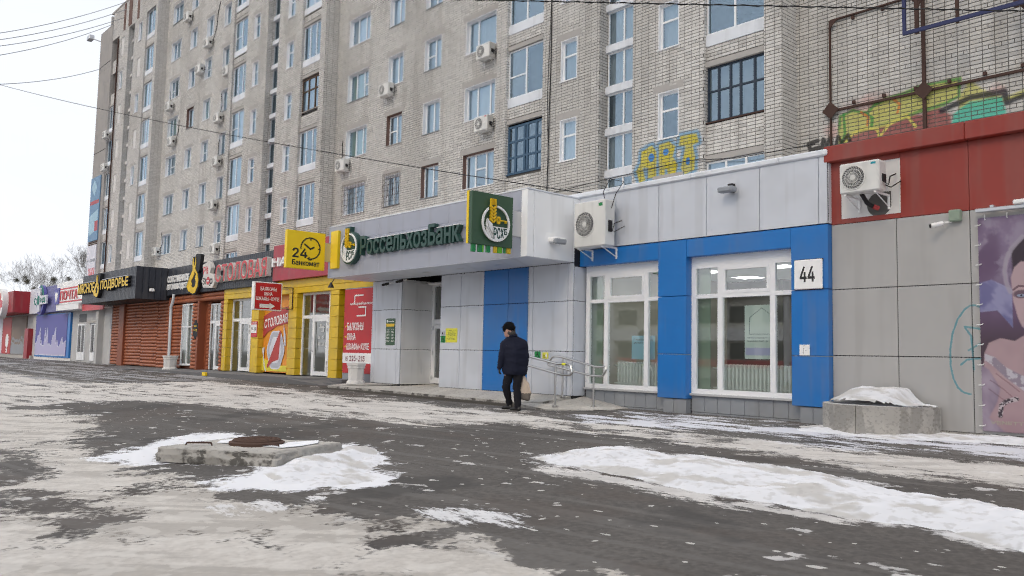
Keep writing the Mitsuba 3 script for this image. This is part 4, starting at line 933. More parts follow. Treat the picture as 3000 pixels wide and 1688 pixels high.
obj('print', m, 'green_print', t)


def wheelchair(cx_, cz_, s, y):
    g = unary_union([Point(-.02, .36).buffer(.08), LineString([(-.02, .25), (0, -.02), (.2, -.02), (.3, -.28), (.38, -.26)]).buffer(.045), LineString([(-.01, .12), (.16, .12)]).buffer(.035), Point(.02, -.14).buffer(.28, 16).difference(Point(.02, -.14).buffer(.21, 16)).difference(sbox(.05, -.1, .4, .3))])
    return MB().ext(affinity.scale(g, s, s, origin=(0, 0)), 0, .003, front(cx_, cz_, y))


t = thing('access_sign', 'small green wheelchair sign beside the yellow notice', 'sign'); obj('plate', MB().box(-17.637, -17.45, K_ - .012, K_ - .002, 1.83, 2.005), 'wc_green', t); obj('pictogram', wheelchair(-17.545, 1.92, .19, K_ - .0125), 'black', t)
t = thing('door_bell', 'small grey call button above the green wheelchair sign by the door', 'call button'); obj('plate', MB().box(-17.6, -17.48, K_ - .03, K_ - .002, 2.03, 2.13, .008), 'alu', t); obj('button', MB().box(-17.56, -17.52, K_ - .036, K_ - .031, 2.05, 2.09), 'black', t)
t = thing('access_sign', 'green wheelchair sign on the white wall above the ramp handrail', 'sign'); obj('plate', MB().box(-14.04, -13.853, K_ - .012, K_ - .002, 1.475, 1.632), 'wc_green', t); obj('pictogram', wheelchair(-13.95, 1.555, .17, K_ - .0125), 'black', t)
t = thing('call_button_sign', 'yellow plate with a call button on the wall above the ramp handrail', 'sign'); obj('plate', MB().box(-13.784, -13.60, K_ - .012, K_ - .002, 1.473, 1.612), 'lemon', t); obj('button', MB().box(-13.67, -13.62, K_ - .03, K_ - .013, 1.5, 1.58, .006), 'pvc', t); obj('pictogram', wheelchair(-13.73, 1.53, .10, K_ - .0125), 'black', t)
t = thing('house_number_plate', 'white metal house number plate reading 44 on the blue pier', 'sign')
obj('plate', MB().box(-7.612, -7.085, B_ - .045, B_ - .012, 2.775, 3.29, .012), 'sheet_white', t); obj('rim', MB().box(-7.62, -7.077, B_ - .03, B_ - .002, 3.245, 3.30, .01).box(-7.62, -7.077, B_ - .03, B_ - .002, 2.765, 2.80, .01), 'rust', t); obj('number', MB().ext(fit('44', -7.50, -7.22, 2.90, 3.17), 0, .004, front(0, 0, B_ - .045)), 'black', t)
t = thing('small_marker_plate', 'small white survey plate low on the right blue pier', 'sign')
obj('plate', MB().box(-7.533, -7.342, B_ - .014, B_ - .002, 1.627, 1.812, .003), 'sheet_white', t); obj('print', MB().box(-7.462, -7.457, B_ - .017, B_ - .0145, 1.66, 1.745).box(-7.475, -7.444, B_ - .017, B_ - .0145, 1.742, 1.747).ext(Polygon([(-7.47, 1.68), (-7.449, 1.68), (-7.4595, 1.655)]), 0, .0025, front(0, 0, B_ - .0145)).ext(fit('1.2', -7.43, -7.40, 1.70, 1.715), 0, .0025, front(0, 0, B_ - .0145)).ext(fit('32', -7.455, -7.43, 1.785, 1.797), 0, .0025, front(0, 0, B_ - .0145)), 'black', t)

# ---- yellow tiled canteen
Yf = 13.5
YC = thing('canteen_shop', 'yellow tiled canteen with glass doors between square pillars', 'shop')
TP = .344


def tiles(x0, x1, z0, z1, y, yb, rowz=None):
    r = rowz or [z0] + [z for z in np.arange(.94, z1 - .05, TP) if z > z0 + .05] + [z1]
    for a, b in zip(r[:-1], r[1:]): obj('tile', MB().box(x0, x1, y, yb, a + .006, b - .006, .006), 'yellow_tile', YC)


for x0, x1, zb in ((-23.82, -23.27, .60), (-26.64, -26.06, .72), (-29.44, -28.96, .72), (-32.12, -31.77, .72)): tiles(x0, x1, zb, 3.50, Yf, 13.80)
ex = [-32.12, -31.08, -29.9, -28.7, -27.75, -26.6, -25.51, -24.37, -23.27, -22.1, -21.2]
for a, b in zip(ex[:-1], ex[1:]):
    obj('tile', MB().box(a + .004, b - .004, Yf, 13.80, 3.70, 3.97, .005), 'yellow_tile', YC); obj('tile', MB().box(a + .004, b - .004, Yf, 13.80, 3.506, 3.69, .005), 'yellow_tile', YC)
obj('wall', MB().box(-32.12, -21.05, 15.06, 19.85, .5, 4.9).box(-32.1, -21.1, Yf + .3, 14.25, 3.98, 5.0).box(-23.26, -21.05, 13.9, 14.25, .5, 3.5), 'board_wood', YC)
obj('roof', MB().box(-32.1, -21.1, 13.6, 19.85, 4.9, 5.0), 'zinc', YC)


def glazed_door(par, x0, x1, xm, z0, z1, y, tz, door_left, glass_back='curtain_olive', pnts=True):
    """door leaf with a fixed light beside it and transom panes above"""
    f = MB(); t = .07
    f.box(x0, x1, y, y + .06, z1 - t, z1); f.box(x0, x0 + t, y, y + .06, z0, z1 - t); f.box(x1 - t, x1, y, y + .06, z0, z1 - t); f.box(x0 + t, x1 - t, y - .002, y + .058, tz - .06, tz + .05); f.box(xm - t / 2, xm + t / 2, y - .003, y + .057, z0, tz - .06); f.box(xm - t / 2, xm + t / 2, y - .003, y + .057, tz + .05, z1 - t)
    k = obj('door_frame', f, 'pvc', par)
    fx, dx = ((xm + t / 2, x1 - t), (x0 + t, xm - t / 2)) if door_left else ((x0 + t, xm - t / 2), (xm + t / 2, x1 - t))
    yy = y + .03
    pn = lambda a, b, c, d, p: obj('pane', MB().add([[a, yy, c], [b, yy, c], [b, yy, d], [a, yy, d]], [[0, 1, 2], [0, 2, 3]]), 'door_glass', p)
    for a, b in (fx, dx): pn(a, b, tz + .05, z1 - t, k)
    pn(fx[0], fx[1], z0 + .02, tz - .06, k)
    a, b = dx; w = .11
    d = obj('door', MB().box(a, b, y - .015, y + .045, z0 + .02, z0 + .15).box(a, b, y - .015, y + .045, tz - .06 - w, tz - .065).box(a, a + w, y - .015, y + .045, z0 + .15, tz - .06 - w).box(b - w, b, y - .015, y + .045, z0 + .15, tz - .06 - w), 'pvc', par)
    pn(a + w, b - w, z0 + .15, tz - .06 - w, d)
    hx = a + .05
    obj('handle', MB().tube([[hx, y - .02, z0 + .8], [hx, y - .09, z0 + .84], [hx, y - .09, z0 + 1.22], [hx, y - .02, z0 + 1.26]], .014, 8), 'alu', d)
    for zz in (z0 + .2, z0 + .4, tz - .5, tz - .3): obj('hinge', MB().tube([[b - .01, y - .025, zz], [b - .01, y - .025, zz + .1]], .016, 8), 'alu', d)
    obj('room_behind', MB().box(x0, x1, y + .9, y + .92, z0, z1).box(x0 - .02, x0, y + .06, y + .9, z0, z1).box(x1, x1 + .02, y + .06, y + .9, z0, z1), glass_back, k)
    return k, d, (a + w, b - w, yy)


k, d, rct = glazed_door(YC, -26.06, -24.19, -25.29, .73, 3.505, 13.72, 2.70, False)
obj('lettering', MB().ext(affinity.translate(unary_union([fit('10 - 19', -25.66, -25.26, 1.98, 2.08), fit('10 - 18', -25.66, -25.26, 1.76, 1.86), LineString([(-25.5, 2.45), (-25.5, 2.36), (-25.3, 2.36)]).buffer(.018), LineString([(-25.3, 2.32), (-25.3, 2.22), (-25.45, 2.22)]).buffer(.018), sbox(-25.62, 2.335, -25.2, 2.35)]), .72, -.02), 0, .003, front(0, 0, 13.738)), 'letter_white', d)
glazed_door(YC, -31.76, -30.05, -31.0, .73, 3.505, 13.72, 2.70, False)
obj('soffit_box', MB().box(-24.18, -23.83, 13.73, 13.80, .72, 3.5).box(-30.04, -29.45, 13.73, 13.80, .72, 3.5), 'yellow_tile', YC)

# canteen banner between the pillars
t = thing('canteen_banner', 'orange printed banner with a plate and a folded red napkin between yellow pillars', 'banner')
bm = lambda p: np.stack([p[:, 0] * .987, 13.72 - p[:, 2], (p[:, 1] - 1.5) * .987 + 1.5], 1)
n = 14; bxs = np.linspace(-29.40, -27.0, n + 1); V, F = [], []
for i, x in enumerate(bxs):
    for j in range(6): V.append([x * .987, 13.73 + .008 * math.sin(i * 1.7) * (1 if j < 5 else 2), 3.57 - (3.57 - .765) * j / 5])
for i in range(n):
    for j in range(5): a = i * 6 + j; F += [[a, a + 6, a + 7], [a, a + 7, a + 1]]
obj('sheet', MB().add(V, F), 'orange_print', t, smooth=True)
rb = Polygon([(-29.44, 2.72), (-29.3, 2.82), (-28.6, 3.0), (-27.4, 3.12), (-27.4, 2.52), (-28.2, 2.44), (-29.0, 2.2), (-29.44, 1.95)])
obj('red_field', MB().ext(rb, .012, .016, bm), 'brick_red_print', t); obj('lower_field', MB().ext(Polygon([(-29.44, .80), (-27.41, .80), (-27.41, 1.02), (-28.2, 1.0), (-29.0, 1.2), (-29.44, 1.35)]), .012, .016, bm), 'lime_print', t)
arc = fit('СТОЛОВАЯ', -29.25, -27.45, 2.45, 2.78, shear=0)
arc = affinity.skew(arc, ys=7, origin=(-28.4, 2.6)); obj('lettering', MB().ext(arc, .017, .021, bm), 'letter_white', t)
pl = Polygon([(-28.28 + (.66 + .03 * math.cos(6 * q)) * math.cos(q), 1.56 + (.72 + .03 * math.cos(6 * q)) * math.sin(q)) for q in np.linspace(0, 2 * math.pi, 49)[:-1]])
obj('plate_rim', MB().ext(pl, .017, .020, bm), 'plate_white', t); obj('plate', MB().ext(pl.buffer(-.05), .0205, .023, bm), 'silver_print', t); obj('plate_well', MB().ext(affinity.scale(pl, .68, .68), .0235, .026, bm), 'plate_white', t)
obj('napkin', MB().ext(Polygon([(-28.92, .98), (-28.72, 1.22), (-28.35, 1.75), (-27.95, 2.28), (-27.90, 2.2), (-27.95, 1.7), (-27.98, 1.35), (-28.0, 1.22), (-28.5, 1.12), (-28.85, .9)]), .0265, .029, bm), 'brick_red_print', t)
obj('fork', MB().ext(unary_union([LineString([(-29.25, 1.42), (-29.2, 1.2), (-29.1, .9), (-29.0, .8)]).buffer(.035), Polygon([(-29.38, 1.62), (-29.18, 1.66), (-29.2, 1.42), (-29.3, 1.42)])]), .017, .02, bm), 'plate_white', t)
obj('knife', MB().ext(Polygon([(-27.72, 2.5), (-27.55, 2.1), (-27.5, 1.7), (-27.6, 1.72), (-27.68, 2.0)]), .017, .02, bm), 'plate_white', t)
t = thing('opening_hours_sign', 'red and white opening hours sign reading 9-20 on a yellow pillar', 'sign')
obj('plate', MB().box(-29.48, -29.0, Yf - .03, Yf - .002, 2.02, 2.60, .008), 'letter_red', t); obj('field', MB().box(-29.46, -29.02, Yf - .034, Yf - .0305, 2.17, 2.48), 'sheet_white', t)
obj('lettering', MB().ext(fit('9-20', -29.42, -29.06, 2.26, 2.38), 0, .003, front(0, 0, Yf - .0345)), 'black', t); obj('print', MB().ext(fit('СТОЛОВАЯ', -29.44, -29.04, 2.52, 2.56), 0, .003, front(0, 0, Yf - .0305)), 'letter_white', t)
# tall red banner of the balcony firm
t = thing('balcony_banner', 'tall red balcony and window banner with the phone number 215-215', 'banner')
bm = front(0, 0, 13.45)
obj('sheet', MB().box(-22.83, -20.95, 13.45, 13.458, .90, 3.47), 'red_print', t)
obj('backing', MB().box(-22.86, -20.95, 13.47, 13.9, .55, 3.5), 'plinth_tile', t)
lg = unary_union([LineString([(-22.24, 2.98), (-22.24, 3.26), (-21.75, 3.26)], ).buffer(.022, cap_style=2), LineString([(-22.0, 2.9), (-21.6, 2.9), (-21.6, 2.64), (-22.1, 2.64)]).buffer(.022, cap_style=2)])
tx = unary_union([lg, fit('НАРОДНЫЙ БАЛКОН', -22.5, -21.22, 2.96, 3.06), fit('БАЛКОНЫ', -22.62, -21.70, 2.20, 2.44), fit('ОКНА', -22.62, -22.12, 1.90, 2.12), fit('ШКАФЫ-КУПЕ', -22.62, -21.35, 1.60, 1.82), fit('ОТ 1500 РУБ./МЕС.', -22.62, -21.65, 1.40, 1.52)])
obj('lettering', MB().ext(tx, .001, .004, bm), 'letter_white', t)
obj('ticks', MB().ext(unary_union([LineString([(-22.74, z), (-22.71, z - .04), (-22.66, z + .02)]).buffer(.012) for z in (2.34, 2.02, 1.72)]), .001, .004, bm), 'letter_yellow', t)
obj('number_field', MB().box(-22.83, -20.96, 13.441, 13.449, 1.20, 1.51), 'sheet_white', t); obj('phone_number', MB().ext(unary_union([fit('215-215', -22.42, -21.55, 1.26, 1.43), Point(-22.58, 1.34).buffer(.075).difference(Point(-22.58, 1.34).buffer(.062)), LineString([(-22.61, 1.375), (-22.59, 1.33), (-22.55, 1.305)]).buffer(.014)]), .0, .004, front(0, 0, 13.4405)), 'dark_red_print', t)
# red arrow sign
rx = -26.6; t = thing('balcony_arrow_sign', 'red blade sign for balconies and windows with a white arrow', 'sign')
obj('box', MB().box(rx - .20, rx, 12.20, 13.215, 2.89, 3.845, .008), 'sheet_white', t); m_ = side(rx, 12.20, 2.89)
obj('face', MB().box(rx + .0005, rx + .005, 12.245, 13.175, 2.925, 3.81), 'red_print', t); m5 = side(rx + .005, 12.20, 2.89)
obj('lettering', MB().ext(unary_union([fit('БАЛКОНЫ', .22, .80, .66, .79), fit('ОКНА', .35, .66, .50, .62), fit('ШКАФЫ-КУПЕ', .09, .91, .32, .46)]), .0, .003, m5), 'letter_white', t)
obj('arrow', MB().ext(Polygon([(.21, .08), (.21, .21), (.57, .21), (.57, .255), (.77, .15), (.57, .035), (.57, .08)]), 0, .003, m5), 'letter_white', t)
obj('bracket', MB().tube([[rx - .1, 13.21, 3.66], [rx - .1, 13.5, 3.66]], .018, 8).tube([[rx - .1, 13.21, 3.0], [rx - .1, 13.5, 3.0]], .018, 8), 'alu', t)

# fascias over the canteen
t = thing('red_shop_fascia', 'dark red fascia with white raised letters half hidden behind the yellow blade sign', 'sign')
obj('panel', MB().box(-27.56, -24.2, 13.30, 13.45, 3.975, 5.22, .005).box(-24.198, -21.3, 13.30, 13.45, 3.975, 5.22, .005), 'cherry_sheet', t)
for i, g in enumerate(sorted(fit('НАРОДНЫЙ', -27.5, -22.5, 4.40, 4.86).geoms, key=lambda g: g.bounds[0])): obj('letter', MB().ext(g, 0, .09, front(0, 0, 13.30)), 'letter_white', t)
CF = thing('ribbed_fascia', 'dark ribbed metal fascia that runs from the box sign to the red fascia', 'fascia')


def ribs(x0, x1, y, z0, z1, step, par, axis='f', mat='dark_rib'):
    n = max(1, int(round((x1 - x0) / step))); e = np.linspace(x0, x1, n + 1)
    for a, b in zip(e[:-1], e[1:]):
        if axis == 'f': obj('rib', MB().add([[a, y + .03, z0], [a + .015, y, z0], [b - .03, y, z0], [b - .015, y + .03, z0], [b, y + .03, z0], [a, y + .03, z1], [a + .015, y, z1], [b - .03, y, z1], [b - .015, y + .03, z1], [b, y + .03, z1]], [t for q in range(4) for t in ([q, q + 1, q + 6], [q, q + 6, q + 5])]), mat, par)
        else: obj('rib', MB().add([[y - .03, a, z0], [y, a + .015, z0], [y, b - .03, z0], [y - .03, b - .015, z0], [y - .03, b, z0], [y - .03, a, z1], [y, a + .015, z1], [y, b - .03, z1], [y - .03, b - .015, z1], [y - .03, b, z1]], [t for q in range(4) for t in ([q, q + 1, q + 6], [q, q + 6, q + 5])]), mat, par)


ribs(-38.03, -27.565, 13.36, 3.90, 5.10, .17, CF); obj('backing', MB().box(-38.03, -27.565, 13.392, 13.6, 3.885, 5.11), 'dark_rib', CF)
t = thing('canteen_letters', 'large red raised canteen lettering with white sides on the ribbed fascia', 'sign')
bm = front(0, 0, 13.355)
for g in sorted(fit('СТОЛОВАЯ', -32.25, -27.75, 4.16, 4.86).geoms, key=lambda g: g.bounds[0]):
    kk = obj('letter', MB().ext(g, .02, .20, bm), 'letter_side', t); obj('letter_face', MB().ext(g.buffer(-.010), .2, .206, bm), 'letter_red', kk)
t = thing('round_stop_logo', 'white cut-out logo in red and black lettering left of the red canteen letters', 'sign')
ol = unary_union([Polygon([(-33.62, 4.92), (-33.05, 5.02), (-32.85, 4.8), (-33.0, 4.55), (-32.55, 4.45), (-32.45, 4.2), (-32.6, 4.02), (-33.5, 4.08), (-33.66, 4.3), (-33.5, 4.5)]).buffer(.05)])
obj('plate', MB().ext(ol, 0, .16, bm), 'letter_side', t); obj('upper_word', MB().ext(fit('Pit', -33.58, -33.08, 4.56, 4.88), .16, .166, bm), 'letter_red', t)
obj('lower_word', MB().ext(unary_union([fit('St', -33.6, -33.22, 4.14, 4.42), fit('p', -32.88, -32.6, 4.06, 4.36)]).buffer(.0), .16, .166, bm), 'black', t); sg = Point(-33.05, 4.28).buffer(.16)
obj('stop_disc', MB().ext(sg, .16, .168, bm), 'letter_red', t); obj('bar', MB().ext(sbox(-33.15, 4.255, -32.95, 4.305), .168, .172, bm), 'letter_white', t)


def bull(par, mp, s):
    """long-eared cow head silhouette in a drop shape"""
    sc = lambda g: affinity.scale(g, s * 1.6, s, origin=(0, 0))
    drop = Polygon([(-.5, -.92), (-.72, -.62), (-.5, -.15), (-.25, .3), (-.1, .55), (-.16, 1.0), (-.10, 1.35), (.02, .8), (.10, .75), (.16, 1.35), (.2, .9), (.16, .55), (.42, .2), (.55, -.25), (.5, -.7), (.25, -1.1), (0, -1.15)])
    hole = Polygon([(.02, .45), (.1, .2), (-.05, -.05), (-.25, -.25), (-.12, -.5), (-.2, -.6), (.0, -.75), (.22, -.68), (.32, -.35), (.2, -.1), (.3, .2)])
    obj('plate', MB().ext(sc(drop.union(Polygon([(0, 0), (.5, .45), (.62, 1.45), (.2, 1.5)])).buffer(.09)), 0, .14, mp), 'black', par)
    obj('shape', MB().ext(sc(drop.difference(hole)), .14, .16, mp), 'letter_yellow', par)


t = thing('cow_head_sign', 'big yellow cow head silhouette sign at the right of the own production lettering', 'sign'); bull(t, front(-34.65, 4.52, 13.36), .60)
t = thing('own_production_sign', 'two lines of white raised lettering on the dark ribbed fascia', 'sign')
for s_, a, b, c, d in (('СОБСТВЕННОЕ', -38.0, -35.5, 4.46, 4.74), ('ПРОИЗВОДСТВО', -38.0, -35.2, 4.10, 4.38)):
    for g in sorted(getattr(fit(s_, a, b, c, d), 'geoms'), key=lambda g: g.bounds[0]): obj('letter', MB().ext(g.buffer(.012), .0, .025, front(0, 0, 13.358)), 'letter_white', t)

# ---- log-clad butcher with the dark box sign
LS = thing('log_clad_shop', 'shop clad in rounded brown log siding with a bay of horizontal logs', 'shop')
obj('wall', MB().box(-46.4, -34.05, 13.78, 19.85, .4, 5.0).box(-34.05, -32.2, 14.72, 19.85, .4, 5.0).box(-34.05, -32.2, 13.78, 14.72, 3.5, 5.0), 'board_wood', LS)


def logs(x0, x1, z0, z1, y, pitch=.154, lean=0):
    r = pitch * .52; z = z0
    while z < z1 - .05:
        n = 7; V, F = [], []
        for j, xx in enumerate((x0, x1)):
            for i in range(n):
                a = math.pi * i / (n - 1); V.append([xx, y + .07 - .075 * math.sin(a), z + pitch / 2 - pitch * .49 * math.cos(a)])
        for i in range(n - 1): F += [[i, n + i, n + i + 1], [i, n + i + 1, i + 1]]
        F += [[0, i + 1, i] for i in range(1, n - 1)] + [[n, n + i, n + i + 1] for i in range(1, n - 1)]
        obj('log', MB().add(V, F), 'log_wood', LS, smooth=40); z += pitch


logs(-46.16, -44.75, .70, 3.75, Yf); logs(-43.96, -41.59, .70, 3.75, Yf); logs(-41.55, -39.44, .68, 3.75, Yf); logs(-39.40, -38.06, .66, 3.75, Yf)
obj('corner_post', MB().box(-44.74, -43.97, Yf - .10, Yf + .2, .62, 3.8, .02), 'board_wood', LS)
obj('corner_post', MB().box(-38.05, -37.85, Yf - .02, Yf + .2, .62, 3.8, .02), 'board_wood', LS)
logs(-37.84, -36.74, .70, 3.5, Yf + .1); logs(-35.33, -34.72, .70, 3.5, Yf); logs(-34.2, -33.98, .7, 3.5, Yf + .22); logs(-32.42, -32.14, .70, 3.45, Yf)
obj('post', MB().box(-34.71, -34.55, Yf - .03, Yf + .3, .66, 3.55, .01), 'board_wood', LS); logs(-37.84, -32.14, 3.52, 3.88, Yf, .17)
wk = window(-36.72, -35.36, .86, 3.48, Yf + .02, .08, [1, 1], [(-1, .62)], 'pvc', 'zinc', False, 'curtain_olive', reveal=0, th=.055, par=LS, glass='door_glass')
glazed_door(LS, -34.0, -32.42, -33.45, .72, 3.42, Yf + .25, 2.66, False, 'curtain_olive')
t = thing('black_shop_plaque', 'narrow black plaque with gold lettering on the log wall beside the tall window', 'sign')
obj('plate', MB().ext(unary_union([sbox(-35.02, 2.06, -34.56, 2.62), Point(-34.79, 2.62).buffer(.13), Point(-34.79, 2.06).buffer(.1)]), 0, .03, front(0, 0, Yf - .015)), 'black', t); obj('lettering', MB().ext(unary_union([fit('9-20', -34.95, -34.63, 2.28, 2.38), fit('МЯСО', -34.93, -34.65, 2.46, 2.53)]), .03, .034, front(0, 0, Yf - .015)), 'letter_yellow', t)
BX = thing('box_sign', 'dark ribbed box sign of the butcher shop projecting over the pavement', 'sign')
obj('core', MB().box(-46.24, -38.09, 12.07, 14.0, 3.70, 5.10), 'black', BX)
ribs(-46.28, -38.06, 12.03, 3.70, 5.115, .19, BX); ribs(12.03, 13.36, -38.035, 3.69, 5.115, .27, BX, 's')
obj('corner_trim', MB().box(-38.10, -38.03, 12.0, 12.06, 3.68, 5.125), 'dark_rib', BX)
t = thing('butcher_letters', 'yellow raised butcher shop lettering with a small cow head on the box sign', 'sign'); bm = front(0, 0, 12.02)
for s_, a, b in (('МЯСНОЕ', -46.55, -43.72), ('ПОДВОРЬЕ', -42.75, -38.72)):
    for g in sorted(fit(s_, a, b, 4.20, 4.70).geoms, key=lambda g: g.bounds[0]):
        kk = obj('letter', MB().ext(g.buffer(.03), .02, .13, bm), 'black', t); obj('letter_face', MB().ext(g, .13, .137, bm), 'letter_yellow', kk)
obj('snow_cap', MB().box(-46.4, -43.8, 11.90, 12.0, 4.735, 4.755).box(-42.6, -38.9, 11.90, 12.0, 4.735, 4.755), 'snow_plain', t)
hd = num('butcher_letters__cow_head'); bull('butcher_letters', front(-43.25, 4.42, 12.01), .42)
t = thing('box_sign_lamp', 'small white floodlight on the right side of the dark box sign', 'lamp')
obj('head', MB().box(-37.98, -37.80, 12.55, 12.75, 4.02, 4.16, .03), 'sheet_white', t); obj('bracket', MB().box(-38.0, -37.9, 12.55, 12.7, 4.16, 4.24), 'black', t)
t = thing('downpipe', 'white rain downpipe with two bends in front of the log siding', 'downpipe')
obj('pipe', MB().tube([[-36.75, 13.2, 3.9], [-36.78, 13.2, 3.62], [-36.98, 13.2, 3.35], [-36.99, 13.2, 3.2], [-36.93, 13.2, 1.2]], .06, 12), 'pipe_white', t, smooth=40)

# ---- post office, optician and the red shop further down
PO = thing('post_office', 'white rendered post office with a red and white sign and double doors', 'shop')
obj('wall', MB().box(-54.7, -46.2, 13.5, 19.8, .3, 3.8), 'old_wall', PO); obj('porch_beam', MB().box(-54.7, -50.05, 12.85, 13.5, 3.62, 3.95, .01).box(-50.04, -46.2, 13.1, 13.5, 3.62, 3.95), 'sheet_white', PO); obj('orange_band', MB().box(-50.03, -46.2, 13.05, 13.098, 3.5, 3.9), 'letter_red', PO)
obj('pier', MB().box(-47.9, -47.5, 13.2, 13.5, .5, 3.6), 'old_wall', PO); obj('lintel', MB().box(-50.0, -48.0, 13.36, 13.5, 2.85, 2.95), 'lintel', PO)
for x0, x1, dk_ in ((-52.15, -50.7, 'pvc'), (-49.6, -48.2, 'pvc')):
    f = MB().box(x0, x1, 13.44, 13.499, .8, .88).box(x0, x1, 13.44, 13.499, 2.75, 2.83).box(x0, x0 + .1, 13.44, 13.499, .88, 2.75).box(x1 - .1, x1, 13.44, 13.499, .88, 2.75).box((x0 + x1) / 2 - .06, (x0 + x1) / 2 + .06, 13.44, 13.499, .88, 2.75)
    k = obj('door', f, dk_, PO); obj('pane', MB().box(x0 + .1, (x0 + x1) / 2 - .06, 13.47, 13.475, 1.25, 2.75).box((x0 + x1) / 2 + .06, x1 - .1, 13.47, 13.475, 1.25, 2.75), 'net', k); obj('kick_plate', MB().box(x0 + .1, x1 - .1, 13.455, 13.49, .88, 1.25), 'pvc', k); obj('handle', MB().tube([[(x0 + x1) / 2 + .02, 13.43, 1.3], [(x0 + x1) / 2 + .02, 13.40, 1.35], [(x0 + x1) / 2 + .02, 13.40, 2.0], [(x0 + x1) / 2 + .02, 13.43, 2.05]], .015, 6), 'black', k)
obj('transom', MB().box(-52.1, -50.75, 13.47, 13.498, 2.95, 3.4), 'net', PO)
t = thing('post_sign', 'red and white post office sign with a blue square', 'sign'); bm = front(0, 0, 12.9)
obj('board', MB().box(-54.7, -46.3, 12.84, 12.9, 3.95, 5.25, .01), 'sheet_white', t); obj('red_band', MB().box(-53.9, -46.3, 12.82, 12.838, 4.06, 4.14).box(-53.9, -46.3, 12.82, 12.838, 4.82, 4.9), 'letter_red', t); obj('lettering', MB().ext(fit('ПОЧТА', -53.8, -50.2, 4.2, 4.74), .08, .1, bm), 'letter_red', t)
obj('blue_square', MB().box(-55.0, -53.95, 12.78, 12.838, 4.0, 4.95, .01), 'violet_print', t); obj('eagle', MB().ext(Polygon([(-54.85, 4.75), (-54.6, 4.6), (-54.47, 4.75), (-54.34, 4.6), (-54.1, 4.75), (-54.2, 4.4), (-54.47, 4.1), (-54.74, 4.4)]), .12, .13, bm), 'letter_white', t)
OP = thing('violet_shop', 'violet fronted shop with a city skyline print below a round logo', 'shop')
obj('wall', MB().box(-63.0, -54.72, 13.5, 19.8, .3, 3.75), 'old_wall', OP); obj('plinth', MB().box(-61.9, -53.3, 13.42, 13.499, .5, .87), 'plaster', OP)
obj('window_frame', MB().box(-61.7, -53.55, 13.38, 13.499, .87, 3.55, .01), 'blue_sheet', OP); obj('window_print', MB().box(-61.6, -54.1, 13.36, 13.379, .98, 3.5), 'violet_print', OP)
sky_l = [(-61.5, 1.0), (-61.5, 1.7), (-61.1, 1.75), (-60.9, 2.2), (-60.6, 2.2), (-60.35, 2.75), (-60.2, 2.1), (-60.1, 1.6), (-59.9, 1.9), (-59.7, 1.6), (-59.3, 1.6), (-59.0, 2.7), (-58.85, 1.8), (-58.5, 2.7), (-58.3, 1.6), (-57.9, 1.75), (-57.5, 1.5), (-57.2, 2.2), (-56.9, 2.2), (-56.55, 2.75), (-56.4, 1.7), (-56.1, 1.9), (-55.8, 1.5), (-55.5, 1.6), (-55.0, 2.1), (-54.8, 1.7), (-54.2, 1.9), (-54.2, 1.0)]
sk = Polygon(sky_l); obj('skyline', MB().ext(sk, 0, .004, front(0, 0, 13.36)), 'lilac_print', OP); obj('skyline_outline', MB().ext(sk.exterior.buffer(.02), .004, .008, front(0, 0, 13.36)), 'plate_white', OP)
t = thing('violet_fascia_sign', 'violet and white fascia with a round green cross logo', 'sign'); bm = front(0, 0, 13.2)
obj('board', MB().box(-62.9, -54.75, 13.2, 13.45, 3.65, 5.28, .01), 'violet_sheet', t); obj('pale_end', MB().ext(Polygon([(-62.9, 3.66), (-62.9, 5.27), (-60.6, 5.27), (-59.8, 4.6), (-60.6, 3.66)]), .001, .012, bm), 'plate_white', t)
ring = Point(-59.3, 4.45).buffer(.95, 20); obj('ring', MB().ext(ring.difference(Point(-59.3, 4.45).buffer(.62, 20)), .02, .2, bm), 'violet_print', t); obj('arc', MB().ext(ring.difference(Point(-59.3, 4.45).buffer(.62, 20)).intersection(sbox(-59.4, 4.5, -58, 6)), .2, .21, bm), 'emerald_print', t)
obj('cross', MB().ext(unary_union([sbox(-60.2, 4.2, -57.4, 4.65), sbox(-59.55, 3.75, -59.05, 5.15)]).buffer(.05), .21, .3, bm), 'plate_white', t); obj('lettering', MB().ext(unary_union([fit('С', -60.3, -59.75, 4.15, 4.6), fit('НД', -58.75, -57.6, 4.22, 4.56)]), .3, .32, bm), 'emerald_print', t); obj('disc', MB().ext(Point(-59.3, 4.42).buffer(.3), .3, .32, bm), 'emerald_print', t)
RD = thing('far_red_shop', 'low shop with a big crimson box front and printed window films at the far left', 'shop')
obj('wall', MB().box(-90.0, -63.02, 13.5, 19.8, .3, 3.8), 'old_wall', RD); obj('red_box', MB().box(-85.0, -62.9, 12.2, 13.9, 3.72, 5.15, .02), 'crimson_sheet', RD)
obj('window_film', MB().box(-69.0, -64.6, 13.42, 13.499, .95, 3.6), 'brown_print', RD); obj('window_film', MB().box(-72.0, -69.1, 13.42, 13.499, .95, 3.6), 'brick_red_print', RD); obj('window_film', MB().box(-78.0, -72.1, 13.42, 13.499, .95, 3.6), 'plate_white', RD)
fg = MB()
for k in range(16):
    x = -68.8 + .27 * k; h = 1.55 + .3 * random.random(); fg.ext(unary_union([Point(x, h + .25).buffer(.12), Polygon([(x - .18, .97), (x - .16, h), (x + .16, h), (x + .18, .97)])]), 0, .003, front(0, 0, 13.42))
